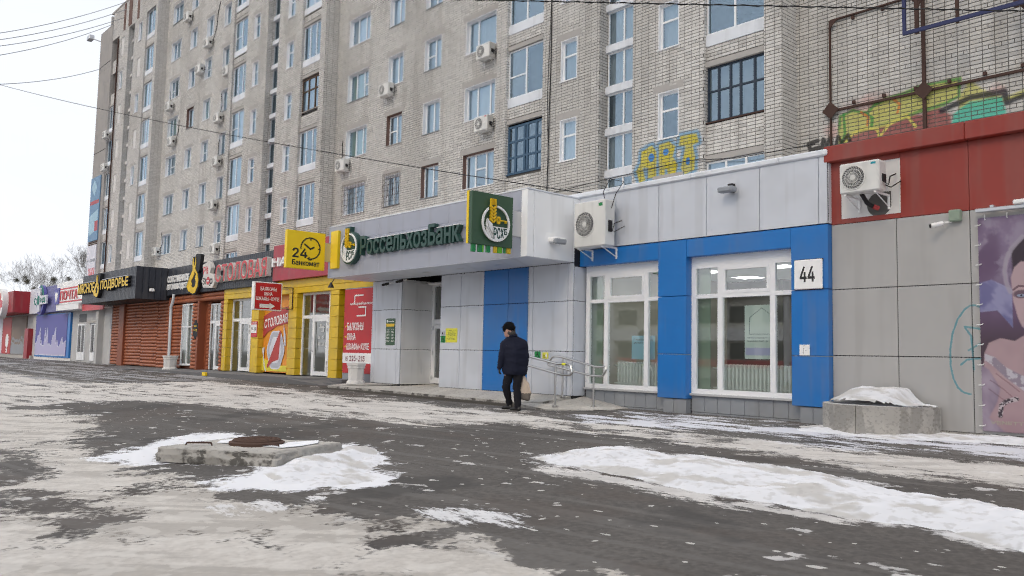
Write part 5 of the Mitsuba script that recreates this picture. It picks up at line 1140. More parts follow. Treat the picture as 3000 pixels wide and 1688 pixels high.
obj('film_figures', fg, 'plinth_tile', RD); obj('film_badge', MB().ext(Point(-70.3, 1.9).buffer(.5), 0, .003, front(0, 0, 13.42)).ext(Point(-70.3, 1.2).buffer(.2), 0, .003, front(0, 0, 13.42)), 'sheet_white', RD); obj('film_picture', MB().ext(Polygon([(-75, 1.0), (-73.2, 1.0), (-72.6, 1.8), (-73.4, 2.3), (-74.6, 1.9)]), 0, .003, front(0, 0, 13.42)), 'letter_red', RD)
obj('red_post', MB().box(-63.9, -62.9, 13.2, 13.5, .6, 2.7), 'crimson_sheet', RD); obj('plinth', MB().box(-90.0, -62.5, 13.35, 13.499, .4, .9), 'lintel', RD)
t = thing('round_arrow_logo', 'round white sign with a red arrow on the crimson shop front', 'sign'); bm = front(0, 0, 12.2)
obj('disc', MB().ext(Point(-65.2, 4.35).buffer(1.0, 28), .0, .35, bm), 'sheet_white', t); obj('arrow', MB().ext(unary_union([Polygon([(-65.0, 5.1), (-64.8, 5.0), (-64.75, 4.6), (-64.3, 4.5), (-64.3, 4.1), (-64.75, 4.05), (-64.8, 3.6), (-65.0, 3.5), (-65.2, 4.3)])]), .35, .37, bm), 'letter_red', t); obj('bar', MB().ext(sbox(-66.2, 4.2, -65.1, 4.5), .35, .37, bm), 'rust', t)

# ------------------------------------------------------------------ steps, ramp and pavement in front of the shops
def slope(name, pts_top, label, mat='concrete', bottom=-.1, par=None, kind='structure'):
    """a slab with a given top outline (x, y, z), straight sides down to the ground"""
    n = len(pts_top); t = np.array(pts_top, float); b = t.copy(); b[:, 2] = bottom
    V = np.vstack([t, b]); F = [[0, i, i + 1] for i in range(1, n - 1)] + [[n, n + i + 1, n + i] for i in range(1, n - 1)]
    for i in range(n): j = (i + 1) % n; F += [[i, n + i, n + j], [i, n + j, j]]
    k = obj(name, MB().add(V, F), mat, par)
    if kind: lab(k, label, kind=kind)
    return k


slope('bank_step', [(-21.55, 12.22, .57), (-13.6, 12.30, .525), (-13.0, 12.6, .55), (-12.9, 13.36, .665), (-17.7, 13.36, .665), (-17.7, 14.5, .67), (-19.5, 14.5, .67), (-19.5, 13.36, .665), (-21.6, 13.6, .665)], 'grey concrete step along the front of the bank')
slope('step_kerb', [(-21.7, 12.08, .515), (-13.3, 12.14, .475), (-13.3, 12.299, .475), (-21.7, 12.219, .515)], 'low broken dark kerb at the foot of the bank step', 'kerb_dark')
slope('ramp', [(-13.59, 12.20, .525), (-12.4, 12.1, .435), (-11.45, 13.0, .46), (-11.55, 13.69, .47), (-12.86, 13.69, .655), (-12.99, 12.61, .545)], 'sloping concrete ramp beside the handrails')
slope('canteen_step', [(-38.6, 12.35, .62), (-25.0, 12.45, .70), (-24.0, 12.75, .69), (-23.2, 13.5, .715), (-23.2, 14.2, .722), (-32.5, 14.2, .725), (-38.6, 13.9, .69)], 'dark paved step in front of the canteen and the log shop', 'step_dark')
slope('canteen_ramp', [(-24.95, 12.42, .695), (-22.9, 12.75, .52), (-22.3, 13.3, .53), (-23.15, 13.48, .712), (-23.95, 12.73, .688)], 'short sloping ramp at the right end of the canteen step', 'step_dark')
lab(obj('entry_step', MB().box(-23.2, -21.7, 12.95, 13.9, .3, .60, .01).box(-23.2, -22.4, 13.2, 13.9, .602, .70, .01), 'step_dark'), 'two low dark steps at the foot of the right yellow pillar', kind='structure')
slope('log_shop_pavement', [(-56.0, 12.6, .60), (-38.65, 11.9, .60), (-38.65, 14.0, .69), (-56.0, 14.0, .72)], 'low asphalt pavement in front of the log shop and the post office', 'step_dark')
lab(obj('yellow_mark', MB().box(-31.0, -30.7, 12.32, 12.402, .56, .69), 'yellow_print'), 'yellow paint mark on the edge of the canteen step', kind='structure')

# ------------------------------------------------------------------ street things
SC = thing('concrete_slab', 'raised square concrete manhole slab with rough broken edges in the middle of the yard', 'concrete slab')
q0 = np.array([(-10.58, 3.66), (-9.20, 4.58), (-9.86, 5.92), (-11.22, 5.02)])
import shapely
pg = Polygon(q0).buffer(-.06).buffer(.06, 4); tris = trimesh.creation.extrude_polygon(pg, .18, engine='earcut')
md = m3.Manifold(m3.Mesh(np.asarray(tris.vertices, np.float32), np.asarray(tris.faces, np.uint32))).refine_to_length(.06); mm = md.to_mesh()
v = np.array(mm.vert_properties[:, :3], float); nn = meshkit.fbm(v * 7, 4, 3) - .5; n2 = meshkit.fbm(v * 22, 3, 9) - .5
ctr = q0.mean(0); rad = v[:, :2] - ctr; rad /= np.linalg.norm(rad, axis=1, keepdims=True) + 1e-9
edge = np.clip(1 - shapely.distance(shapely.points(v[:, 0], v[:, 1]), pg.exterior) / .07, 0, 1)
v[:, :2] += rad * (edge * (.10 * nn + .05 * n2 - .03 * (v[:, 2] > .13)))[:, None]; v[:, 2] += np.where(v[:, 2] > .10, (.02 * nn + .012 * n2 - .025 * edge ** 2), 0); v[:, 2] += .14
obj('slab', (v, np.array(mm.tri_verts)), 'concrete', SC, smooth=35)
for cx_, cy_, a in ((-10.42, 4.15, .9), (-9.80, 4.76, .6)):
    obj('lifting_loop', MB().tube([[cx_ - .16 * math.cos(a), cy_ - .16 * math.sin(a), .32], [cx_ - .15 * math.cos(a), cy_ - .15 * math.sin(a), .352], [cx_, cy_, .356], [cx_ + .15 * math.cos(a), cy_ + .15 * math.sin(a), .352], [cx_ + .16 * math.cos(a), cy_ + .16 * math.sin(a), .318]], .011, 6), 'rust', SC)
obj('snow_film', MB().ext(Polygon([(-9.85, 4.75), (-9.6, 4.85), (-9.65, 5.1), (-9.85, 5.45), (-10.1, 5.6), (-10.05, 5.2), (-9.85, 5.0)]).buffer(.03), 0, .006, lambda p: np.stack([p[:, 0], p[:, 1], p[:, 2] + .329], 1)), 'snow_plain', SC); obj('snow_film', MB().ext(Polygon([(-10.75, 4.6), (-10.5, 4.45), (-10.4, 4.55), (-10.6, 4.85), (-10.8, 4.85)]).buffer(.03), 0, .006, lambda p: np.stack([p[:, 0], p[:, 1], p[:, 2] + .329], 1)), 'snow_plain', SC)
MC = thing('manhole_cover', 'rusty round iron manhole cover on the concrete slab', 'manhole cover')
mx, my = -10.18, 4.80; dz_ = -.085
obj('rim', MB().lathe([(.34, .39 + dz_), (.345, .44 + dz_), (.31, .455 + dz_), (.30, .45 + dz_)], mx, my, 32), 'rust_cover', MC, smooth=30); m = MB().lathe([(.298, .44 + dz_), (.298, .468 + dz_), (.28, .474 + dz_)], mx, my, 32)
for r in (.09, .15, .21, .265): m.lathe([(r - .014, .473 + dz_), (r - .012, .48 + dz_), (r + .012, .48 + dz_), (r + .014, .473 + dz_)], mx, my, 28)
for a in np.linspace(0, 2 * math.pi, 13)[:-1]: m.tube([[mx + .04 * math.cos(a), my + .04 * math.sin(a), .475 + dz_], [mx + .28 * math.cos(a), my + .28 * math.sin(a), .475 + dz_]], .008, 4)
obj('lid', m, 'rust_cover', MC, smooth=30)

PL = thing('round_planter', 'half round grey concrete planter heaped with snow in front of the grey shop wall', 'planter')
pc = (-6.08, 13.42); rx_, ry_ = .88, .90
for aa, ab in ((math.pi * 1.01, math.pi * 1.50), (math.pi * 1.504, math.pi * 1.99)):
    m = MB(); e = np.linspace(aa, ab, 11)
    for i in range(10):
        V = []
        for a in (e[i], e[i + 1]):
            for rr in (1.0, .88):
                for z in (.25, .865): V.append([pc[0] + rx_ * rr * math.cos(a), pc[1] + ry_ * rr * math.sin(a), z])
        m.m(trimesh.convex.convex_hull(np.array(V)))
    obj('segment', m, 'concrete', PL)
obj('back', MB().box(pc[0] - .86, pc[0] + .86, 13.42, 13.56, .25, .86, .01), 'concrete', PL)
gx2, gy2 = np.meshgrid(np.linspace(-1, 1, 41), np.linspace(-1, .14, 25)); rr = np.sqrt(gx2 ** 2 + np.minimum(gy2, 0) ** 2); q = np.stack([gx2 * 1.2, gy2 * 1.2, gx2 * 0], -1)
hz = .868 + .225 * np.clip(np.minimum((gx2 + .98) / .62, (.72 - gx2) / .26), 0, 1) ** .9 * np.clip((1 - rr) * 1.9, 0, 1) ** .8 + .09 * (meshkit.fbm(q * 3, 4, 2) - .5) + .035 * np.clip((1 - rr) * 6, 0, 1)
k_ = 41; i, j = np.meshgrid(np.arange(24), np.arange(40), indexing='ij'); a = (i * k_ + j).ravel()
keep = rr[:-1, :-1].ravel() < .95
obj('snow_heap', (np.stack([pc[0] + rx_ * gx2 * .97, pc[1] + ry_ * gy2 * .97, hz], -1).reshape(-1, 3), np.stack([a, a + 1, a + k_ + 1, a + k_], 1)[keep]), 'snow', PL, smooth=True)


def urn(name, x, y, z0, h, r, label):
    t = thing(name, label, 'planter')
    obj('base', MB().lathe([(r * 1.02, z0), (r * 1.02, z0 + .04 * h), (r * .95, z0 + .12 * h), (r * .84, z0 + .18 * h)], x, y, 8, .39), 'plaster', t)
    obj('body', MB().lathe([(r * .83, z0 + .18 * h), (r * .86, z0 + .74 * h)], x, y, 8, .39), 'plaster', t)
    obj('rim', MB().lathe([(r * .9, z0 + .74 * h), (r * .98, z0 + .78 * h), (r * .92, z0 + .84 * h), (r * 1.02, z0 + .9 * h), (r * 1.04, z0 + h), (r * .8, z0 + h), (r * .78, z0 + .9 * h)], x, y, 8, .39), 'plaster', t)


urn('concrete_urn', -21.2, 12.95, .62, .60, .27, 'chipped white octagonal urn in front of the tall red banner')
urn('concrete_urn', -36.6, 13.15, .64, .60, .31, 'white octagonal urn under the downpipe by the log wall')

t = thing('ramp_handrail', 'front bent steel handrail beside the walking man', 'handrail'); yr = 12.42
loop = [(-13.62, 1.40), (-13.66, 1.48), (-13.6, 1.565), (-13.294, 1.514), (-12.39, 1.366), (-12.123, 1.366), (-12.04, 1.345), (-11.995, 1.23), (-11.995, 1.19), (-12.04, 1.148), (-12.292, 1.148), (-13.289, 1.316), (-13.62, 1.375), (-13.62, 1.40)]
obj('rail', MB().tube([[x, yr, z] for x, z in loop], .025, 10), 'chrome', t, smooth=40)
for x, zb, zt in ((-12.47, .50, 1.37),): kk = obj('post', MB().tube([[x, yr, zb], [x, yr, zt]], .022, 10), 'chrome', t, smooth=40); obj('foot', MB().lathe([(.06, zb - .02), (.06, zb + .008), (.03, zb + .014)], x, yr, 14), 'chrome', kk)
obj('tape', MB().tube([[-12.27, yr, 1.366], [-12.16, yr, 1.366]], .027, 10), 'lemon', t)
t = thing('ramp_handrail', 'rear bent steel handrail along the white bank wall', 'handrail'); yr = 13.13
loop = [(-13.40, 1.33), (-13.42, 1.38), (-13.30, 1.50), (-13.24, 1.525), (-13.023, 1.52), (-11.958, 1.318), (-11.74, 1.323), (-11.69, 1.30), (-11.70, 1.25), (-11.79, 1.14), (-11.83, 1.128), (-12.068, 1.131), (-13.40, 1.33)]
obj('rail', MB().tube([[x, yr, z] for x, z in loop], .025, 10), 'chrome', t, smooth=40)
for x, zb, zt in ((-12.96, .66, 1.50), (-12.04, .50, 1.32)): kk = obj('post', MB().tube([[x, yr, zb], [x, yr, zt]], .022, 10), 'chrome', t, smooth=40); obj('foot', MB().lathe([(.06, zb - .02), (.06, zb + .008), (.03, zb + .014)], x, yr, 14), 'chrome', kk)


def ac(x, z, y, label, w=.78, h=.56, dp=.30, cable=None, logo='pictogram', hose=True, y_wall=None, flip=False, fr=.40):
    """split-unit condenser on brackets, front centre at (x, z), y = its front plane"""
    t = thing('air_conditioner', label, 'air conditioner'); x0, x1, z0, z1 = x - w / 2, x + w / 2, z - h / 2, z + h / 2
    obj('case', MB().box(x0, x1, y, y + dp, z0, z1, .02), 'ac_white', t)
    cx_, r = x0 + .36 * w, fr * h; c = MB()
    ring = Point(0, 0).buffer(r, 20); c.ext(ring.difference(Point(0, 0).buffer(r * .93, 20)), 0, .014, front(cx_, z, y))
    obj('fan_recess', MB().ext(Point(0, 0).buffer(r * .93, 20), 0.001, .004, front(cx_, z, y)), 'grille_dark', t)
    for k in range(26):
        a = 2 * math.pi * k / 26; c.tube([[cx_ + r * .2 * math.cos(a), y - .012, z + r * .2 * math.sin(a)], [cx_ + r * .6 * math.cos(a + .25), y - .016, z + r * .6 * math.sin(a + .25)], [cx_ + r * .95 * math.cos(a + .6), y - .01, z + r * .95 * math.sin(a + .6)]], .0045, 3, False)
    for q in (.45, .7): c.tube([[cx_ + r * q * math.cos(a), y - .014, z + r * q * math.sin(a)] for a in np.linspace(0, 2 * math.pi, 19)], .004, 3, False)
    c.ext(Point(0, 0).buffer(r * .2, 10), .01, .02, front(cx_, z, y)); obj('fan_grille', c, 'ac_white', t)
    obj('badge', MB().box(x1 - .2 * w, x1 - .08 * w, y - .004, y - .0005, z1 - .14 * h, z1 - .07 * h), logo if logo != 'pictogram' else 'silver_print', t)
    yw = y_wall or YW
    obj('bracket', MB().box(x0 + .1 * w, x0 + .1 * w + .03, y + .03, yw, z0 - .03, z0 - .001).box(x0 + .1 * w, x0 + .1 * w + .03, yw - .03, yw, z0 - .24, z0 - .03).tube([[x0 + .1 * w + .015, yw - .02, z0 - .2], [x0 + .1 * w + .015, y + .06, z0 - .03]], .012, 4), 'sheet_white', t)
    obj('bracket', MB().box(x1 - .1 * w - .03, x1 - .1 * w, y + .03, yw, z0 - .03, z0 - .001).box(x1 - .1 * w - .03, x1 - .1 * w, yw - .03, yw, z0 - .24, z0 - .03).tube([[x1 - .1 * w - .015, yw - .02, z0 - .2], [x1 - .1 * w - .015, y + .06, z0 - .03]], .012, 4), 'sheet_white', t)
    obj('valves', MB().box(x1 - .001, x1 + .02, y + .1, y + .22, z - .2 * h, z + .05 * h, .005).tube([[x1 + .01, y + .14, z - .1], [x1 + .08, y + .16, z - .16], [x1 + .09, y + .2, z - .02], [x1 + .04, yw - .02, z + .08]], .012, 5).tube([[x1 + .01, y + .18, z - .15], [x1 + .1, y + .2, z - .2], [x1 + .12, yw - .02, z - .05]], .010, 5), 'black', t)
    if cable: obj('hose', MB().tube([[x + a, yw - .03 - (.1 if i in (0,) else 0), z + b] for i, (a, b) in enumerate(cable)], .022, 6), 'black', t)
    return t


yA = 19.48
AC = [(-23.73, 12.96, 'upper of two air conditioners under the three pane windows beside the balcony column'), (-30.5, 13.02, 'white air conditioner under the narrow two pane window above the bank canopy'),
      (-23.75, 10.18, 'lower of two air conditioners beside the balcony column, next to the blue wooden balcony'), (-34.04, 10.22, 'white air conditioner with a black hose by the brick corner above the green board row'),
      (-54.82, 23.54, 'air conditioner between two top floor windows below the thick cable'), (-51.13, 20.78, 'air conditioner on a dark bracket under an open window high on the left'),
      (-52.31, 19.36, 'air conditioner mounted between two windows of the left part, upper half'), (-47.88, 18.16, 'air conditioner partly covering the lower end of a narrow window by the pilaster'),
      (-57.42, 18.02, 'air conditioner with stained wall beside it, left part next to the brick corner'), (-56.64, 15.45, 'air conditioner with a hose running up the right edge of the window above'),
      (-48.94, 15.51, 'air conditioner with a long black hose above it, right of the red framed window'), (-48.83, 12.83, 'air conditioner with a curved black hose, one floor below the long hosed one'),
      (-49.11, 10.21, 'air conditioner on the left part, third row up from the ribbed fascia'), (-48.52, 7.49, 'air conditioner just above the ribbed fascia of the canteen'),
      (-58.45, 8.13, 'boxy air conditioner by the brick corner above the dark box sign')]
HO = {3: [(-.3, .28), (-.35, .6), (-.42, 1.0), (-.38, 1.3)], 10: [(.0, .3), (.02, .8), (-.1, 1.3), (-.15, 1.6)], 11: [(-.1, .3), (-.3, .8), (-.35, 1.2), (-.2, 1.4)], 14: [(.4, .1), (.55, .5), (.4, 1.0), (.2, 1.3)], 9: [(.45, 0), (.6, .6), (.65, 1.4)], 8: [(-.3, .3), (-.4, .8), (-.5, 1.2)], 5: [(.5, 0), (.75, .8), (.9, 1.8), (1.2, 2.4)]}
for i_, (x, z, l) in enumerate(AC): ac(x, z, yA, l, cable=HO.get(i_), logo='letter_red' if i_ in (2,) else 'pictogram')
ac(-68.98, 18.06, 18.75, 'air conditioner under a glazed balcony at the far left end, upper of two', y_wall=YF); ac(-68.89, 15.48, 18.75, 'air conditioner above the blue advertising board at the far left end, lower of two', y_wall=YF)
t_ = ac(-12.10, 4.36, 12.99, 'big weathered air conditioner with a round fan grille on the bank corner', w=.90, h=.98, dp=.32, logo='stripe_a', y_wall=13.5, fr=.285)
ac(-6.25, 4.53, 13.10, 'white air conditioner with a turquoise badge on the bare patch of the red fascia', w=.66, h=.50, dp=.26, logo='teal_print', y_wall=13.64)
t = thing('loose_cable', 'loose black cable loop hanging over the big air conditioner', 'cable'); obj('wire', MB().tube([[-11.75, 13.2, 4.6], [-11.72, 13.0, 5.0], [-11.62, 13.1, 5.28], [-11.5, 13.4, 5.25], [-11.55, 13.2, 4.95], [-11.72, 13.2, 4.5]], .010, 5), 'black', t)
t = thing('conduit_stub', 'dark pipe stub with cables coming out of the hole in the bare patch', 'pipe'); obj('pipe', MB().tube([[-6.3, 13.3, 4.28], [-6.28, 13.45, 4.15], [-6.2, 13.55, 4.08]], .035, 8), 'black', t); obj('plug', MB().tube([[-6.2, 13.5, 4.09], [-6.14, 13.56, 4.06]], .04, 8), 'brick_red_print', t)


def camera_thing(x, y, z, label, dark=False, box=True):
    t = thing('security_camera', label, 'security camera')
    if box: obj('junction_box', MB().box(x + .05, x + .22, y - .10, y - .002, z + .02, z + .2, .015), 'curtain_green', t)
    obj('body', MB().tube([[x - .02, y - .12, z], [x - .16, y - .22, z - .04]], .036, 10), 'black' if dark else 'sheet_white', t); obj('lens', MB().tube([[x - .161, y - .221, z - .04], [x - .18, y - .232, z - .045]], .03, 10), 'black', t); obj('arm', MB().tube([[x + .08, y - .04, z + .02], [x, y - .11, z + .01]], .014, 6), 'sheet_white', t)


camera_thing(-5.10, 13.63, 3.70, 'white bullet camera with a junction box under the red fascia')
camera_thing(-20.0, 13.31, 3.50, 'small dark camera under the left end of the bank canopy', True, False); camera_thing(-19.3, 13.31, 3.55, 'small camera beside the bank entrance recess under the canopy', True, False)
t = thing('wall_floodlight', 'slim white floodlight on the white side of the bank canopy', 'lamp')
obj('head', MB().box(-12.865, -12.60, 12.52, 12.80, 3.98, 4.08, .02), 'sheet_white', t); obj('visor', MB().box(-12.70, -12.58, 12.50, 12.82, 3.94, 4.05, .02), 'plinth_tile', t)
t = thing('wall_floodlight', 'small dark floodlight on the grey band above the shop windows', 'lamp')
obj('head', MB().box(-9.05, -8.72, 13.22, 13.40, 4.66, 4.76, .02), 'plinth_tile', t); obj('bracket', MB().box(-8.93, -8.83, 13.40, 13.498, 4.68, 4.84), 'black', t)
t = thing('gooseneck_lamp', 'black curved lamp above the tall red banner', 'lamp'); obj('arm', MB().tube([[-22.3, 13.5, 3.75], [-22.4, 13.3, 3.85], [-22.7, 13.0, 3.8], [-22.8, 12.95, 3.65]], .015, 6), 'black', t); obj('shade', MB().lathe([(.02, 3.66), (.05, 3.6), (.10, 3.5)], -22.82, 12.94, 12), 'black', t)

# portrait banner with its lamp
t = thing('portrait_banner', 'large violet printed banner of a veiled woman in a white gown at the right edge', 'banner')
obj('print', MB().box(-4.65, -1.2, 13.585, 13.60, .55, 3.73), 'gown_banner', t)
m = MB()
for z in np.arange(.62, 3.7, .3): m.tube([[-4.70, 13.59, z], [-4.62, 13.58, z + .005], [-4.61, 13.575, z + .02]], .007, 5)
for x in np.arange(-4.55, -1.3, .3): m.tube([[x, 13.59, 3.78], [x, 13.58, 3.70], [x + .015, 13.575, 3.695]], .007, 5)
obj('hooks', m, 'sheet_white', t); lab('portrait_banner__hooks', kind='stuff')
obj('lettering', MB().ext(fit('VENETTO', -4.54, -4.02, .66, .71), 0, .003, front(0, 0, 13.585)), 'curtain_beige', t)
t = thing('banner_lamp', 'long silver strip lamp above the portrait banner', 'lamp'); obj('rail', MB().box(-4.65, -1.3, 13.46, 13.54, 3.80, 3.86, .01), 'alu', t); obj('tube_housing', MB().box(-4.12, -1.4, 13.42, 13.5, 3.86, 3.93, .015), 'sheet_white', t)
for x in (-4.45, -3.2, -2.0): obj('bracket', MB().box(x, x + .05, 13.5, 13.625, 3.86, 3.90), 'alu', t)

# rusty advertising frame on the blank wall
t = thing('billboard_frame', 'empty rusty angle iron billboard frame bolted to the brick wall', 'frame'); yb = 19.80


def bar(x0, z0, x1, z1, w=.07, d=.06, mat='rust', y=yb, nm='bar'):
    if abs(x1 - x0) > abs(z1 - z0): obj(nm, MB().box(x0, x1, y, y + d, z0 - w / 2, z0 + w / 2), mat, t)
    else: obj(nm, MB().box(x0 - w / 2, x0 + w / 2, y, y + d, z0, z1), mat, t)


bar(-10.17, 6.9, -10.17, 10.24, .035); bar(-10.14, 10.24, -2.0, 10.24, .035); bar(-10.14, 7.88, -2.0, 7.88, .055); bar(-7.86, 6.8, -7.86, 13.0, .075, .06, y=yb - .02)
for x, z in ((-10.14, 7.88), (-7.86, 7.88), (-10.14, 10.2)): obj('gusset', MB().ext(Polygon([(-.22, 0), (0, .22), (.22, 0), (0, -.22)]) if z < 10 else Polygon([(0, 0), (.2, 0), (0, -.2)]), 0, .02, front(x, z, yb - .03)), 'rust', t)
for x in np.arange(-9.6, -2.2, .75): obj('clamp', MB().box(x, x + .07, yb + .01, YW - .01, 7.95, 8.03), 'rust', t); obj('clamp', MB().box(x, x + .07, yb + .01, YW - .01, 10.12, 10.2), 'rust', t)
t = thing('sign_frame', 'blue and brown steel truss frame at the upper right edge', 'frame')
obj('blue_bar', MB().box(-8.02, -1.5, 19.05, 19.12, 9.05, 9.13).box(-8.02, -7.95, 19.05, 19.12, 9.131, 13.0), 'steel_blue', t)
obj('post', MB().box(-7.78, -7.7, 19.13, 19.2, 9.05, 13.0).box(-6.9, -6.84, 19.13, 19.2, 9.05, 13.0).box(-5.75, -5.66, 19.13, 19.2, 9.05, 13.0).box(-5.75, -5.66, 19.2, YW, 9.2, 9.27), 'rust', t)
obj('brace', MB().tube([[-5.7, 19.16, 9.15], [-6.6, 19.16, 10.9]], .03, 5).tube([[-5.7, 19.16, 9.15], [-5.2, 19.16, 10.9]], .03, 5).tube([[-7.74, 19.16, 9.6], [-7.2, 19.16, 11.0]], .03, 5), 'rust', t)
# boards and frames on the gable strip
t = thing('blue_ad_board', 'faded light blue advertising board high on the far end of the block', 'sign'); obj('board', MB().box(-72.6, -70.1, YF - .1, YF - .03, 9.95, 15.1), 'sky_print', t)
obj('print', MB().ext(unary_union([Polygon([(-72.4, 14.3), (-71.6, 14.9), (-70.9, 14.2), (-71.5, 13.6)]), Polygon([(-72.5, 10.4), (-70.3, 10.8), (-70.3, 12.4), (-72.5, 12.0)])]), 0, .006, front(0, 0, YF - .1)), 'sky_print_light', t); obj('red_line', MB().ext(unary_union([sbox(-72.5, 12.9, -70.2, 13.2), sbox(-71.0, 10.7, -70.15, 11.5)]), 0, .007, front(0, 0, YF - .1)), 'cherry_sheet', t)
t = thing('text_ad_board', 'grey board with a red word and blue lines of text above the box sign', 'sign'); obj('board', MB().box(-72.6, -70.2, YF - .1, YF - .03, 3.9, 9.6), 'plate_white', t)
obj('small_text', MB().ext(unary_union([fit('ГОТОВОЕ РЕШЕНИЕ', -71.7, -70.3, 8.25, 8.5), sbox(-72.45, 6.7, -72.3, 8.4), sbox(-72.45, 8.3, -72.0, 8.45)]), 0, .006, front(0, 0, YF - .1)), 'plinth_tile', t); obj('red_word', MB().ext(fit('ЗАМКИ', -71.9, -70.3, 6.9, 7.8), 0, .006, front(0, 0, YF - .1)), 'letter_red', t)
obj('text_lines', MB().ext(unary_union([sbox(-72.4, 5.9 - .45 * k, -70.5, 6.12 - .45 * k) for k in range(4)]), 0, .006, front(0, 0, YF - .1)), 'grey_sheet', t); obj('red_foot', MB().box(-72.6, -70.2, YF - .106, YF - .1005, 3.9, 4.4), 'letter_red', t)
t = thing('empty_board_frame', 'rusty empty frame between the two boards on the end wall', 'frame')
obj('bar', MB().box(-72.6, -70.2, YF - .06, YF - .025, 10.25 - .6, 10.3 - .6).box(-72.6, -70.2, YF - .06, YF - .025, 7.9 + 1.9, 7.96 + 1.9), 'rust', t)
t = thing('roof_floodlight', 'floodlight on an arm at the far roof corner', 'lamp'); obj('arm', MB().tube([[-72.7, YF, 26.6], [-73.6, YF - .4, 27.0]], .05, 6), 'alu', t); obj('head', MB().box(-74.3, -73.5, YF - .7, YF - .3, 26.9, 27.3, .05), 'alu', t)
t = thing('downpipe', 'thin dark downpipe on the far bay of the block', 'downpipe'); obj('pipe', MB().tube([[-67.62, YF - .1, 4], [-67.62, YF - .1, 25.4]], .06, 6), 'rust', t)

# ------------------------------------------------------------------ wires
def wire(name, a, b, sag, r, label, n=24, mat='black', twist=0):
    a, b = np.array(a, float), np.array(b, float); t = np.linspace(0, 1, n); p = a + (b - a) * t[:, None]; p[:, 2] -= sag * 4 * t * (1 - t)
    k = thing(name, label, 'cable'); m = MB().tube(p, r, 5)
    if twist:
        n2 = 220; t2 = np.linspace(0, 1, n2); q = a + (b - a) * t2[:, None]; q[:, 2] -= sag * 4 * t2 * (1 - t2) - r * 1.6 * np.sin(t2 * twist); q[:, 1] += r * 1.6 * np.cos(t2 * twist); m.tube(q, r * .8, 4)
    obj('wire', m, mat, k)


def at(px, py, dist):   # a point in the direction of a spot in the photograph, a given distance out
    d = FW + (px - 1500) / 2450.0 * (math.cos(_rol) * _r + math.sin(_rol) * _u) - (py - 844) / 2450.0 * UP
    return CAM + d / np.linalg.norm(d) * dist


wire('overhead_cable', at(420, -20, 16), at(3150, 36, 13), .0, .0075, 'thick twisted overhead cable across the top of the picture', twist=260)
wire('overhead_cable', at(-60, 232, 60), (-12.9, 14.2, 5.25), .35, .013, 'thin overhead wire running from the left edge down to the bank roof')
RC = (-66.0, YF + .3, 27.9)
for k_, (y0, lb) in enumerate(((103, 'highest of the thin sky wires at the upper left'), (122, 'second highest of the thin sky wires at the upper left'), (140, 'lowest of the thin sky wires that reach the raised roof'))):
    wire('roof_wire', at(-40, y0, 60), (RC[0] - .6 * k_, RC[1], RC[2] + .3 - .5 * k_), .3, .022, lb, mat='plinth_tile')
wire('roof_wire', at(-40, 168, 60), (-69.9, YF + .2, 27.4), .3, .022, 'thin sky wire that meets the lower roof step', mat='plinth_tile')
wire('roof_wire', at(-40, 248, 60), (-72.7, YF + .2, 24.4), .3, .022, 'thin pale wire that reaches the gable below the roof', mat='plinth_tile')
t = thing('facade_cable', 'pair of black cables hanging down the brick bay beside the narrow windows', 'cable')
obj('wire', MB().tube([[-19.62, YF - .05, 14.5], [-19.62, YF - .04, 11.5], [-19.66, YF - .05, 9.5], [-19.7, YF - .05, 7.0]], .018, 5), 'black', t); obj('wire', MB().tube([[-19.60, YF - .05, 14.5], [-19.75, YF - .06, 10.2], [-19.66, YF - .05, 8.0], [-19.72, YF - .05, 6.9], [-19.6, YF - .07, 6.6], [-19.75, YF - .06, 6.55], [-19.78, YF - .05, 6.95]], .012, 5), 'black', t)
t = thing('facade_cable', 'thin cable strung from the brick bay across the stair windows to the right', 'cable'); obj('wire', MB().tube([[-19.7, YF - .05, 6.9], [-17.2, YF - .08, 7.0], [-14.0, YF - .06, 7.1], [-12.4, YF - .1, 6.9], [-10.2, YF - .05, 6.9]], .012, 5), 'black', t)
t = thing('canteen_cable', 'thin conduit running across the yellow tiles to the blade sign', 'cable'); obj('wire', MB().tube([[-26.7, 13.3, 3.72], [-26.35, 13.48, 3.7], [-26.35, 13.48, 2.95], [-26.6, 13.4, 2.95]], .018, 5), 'rust', t)


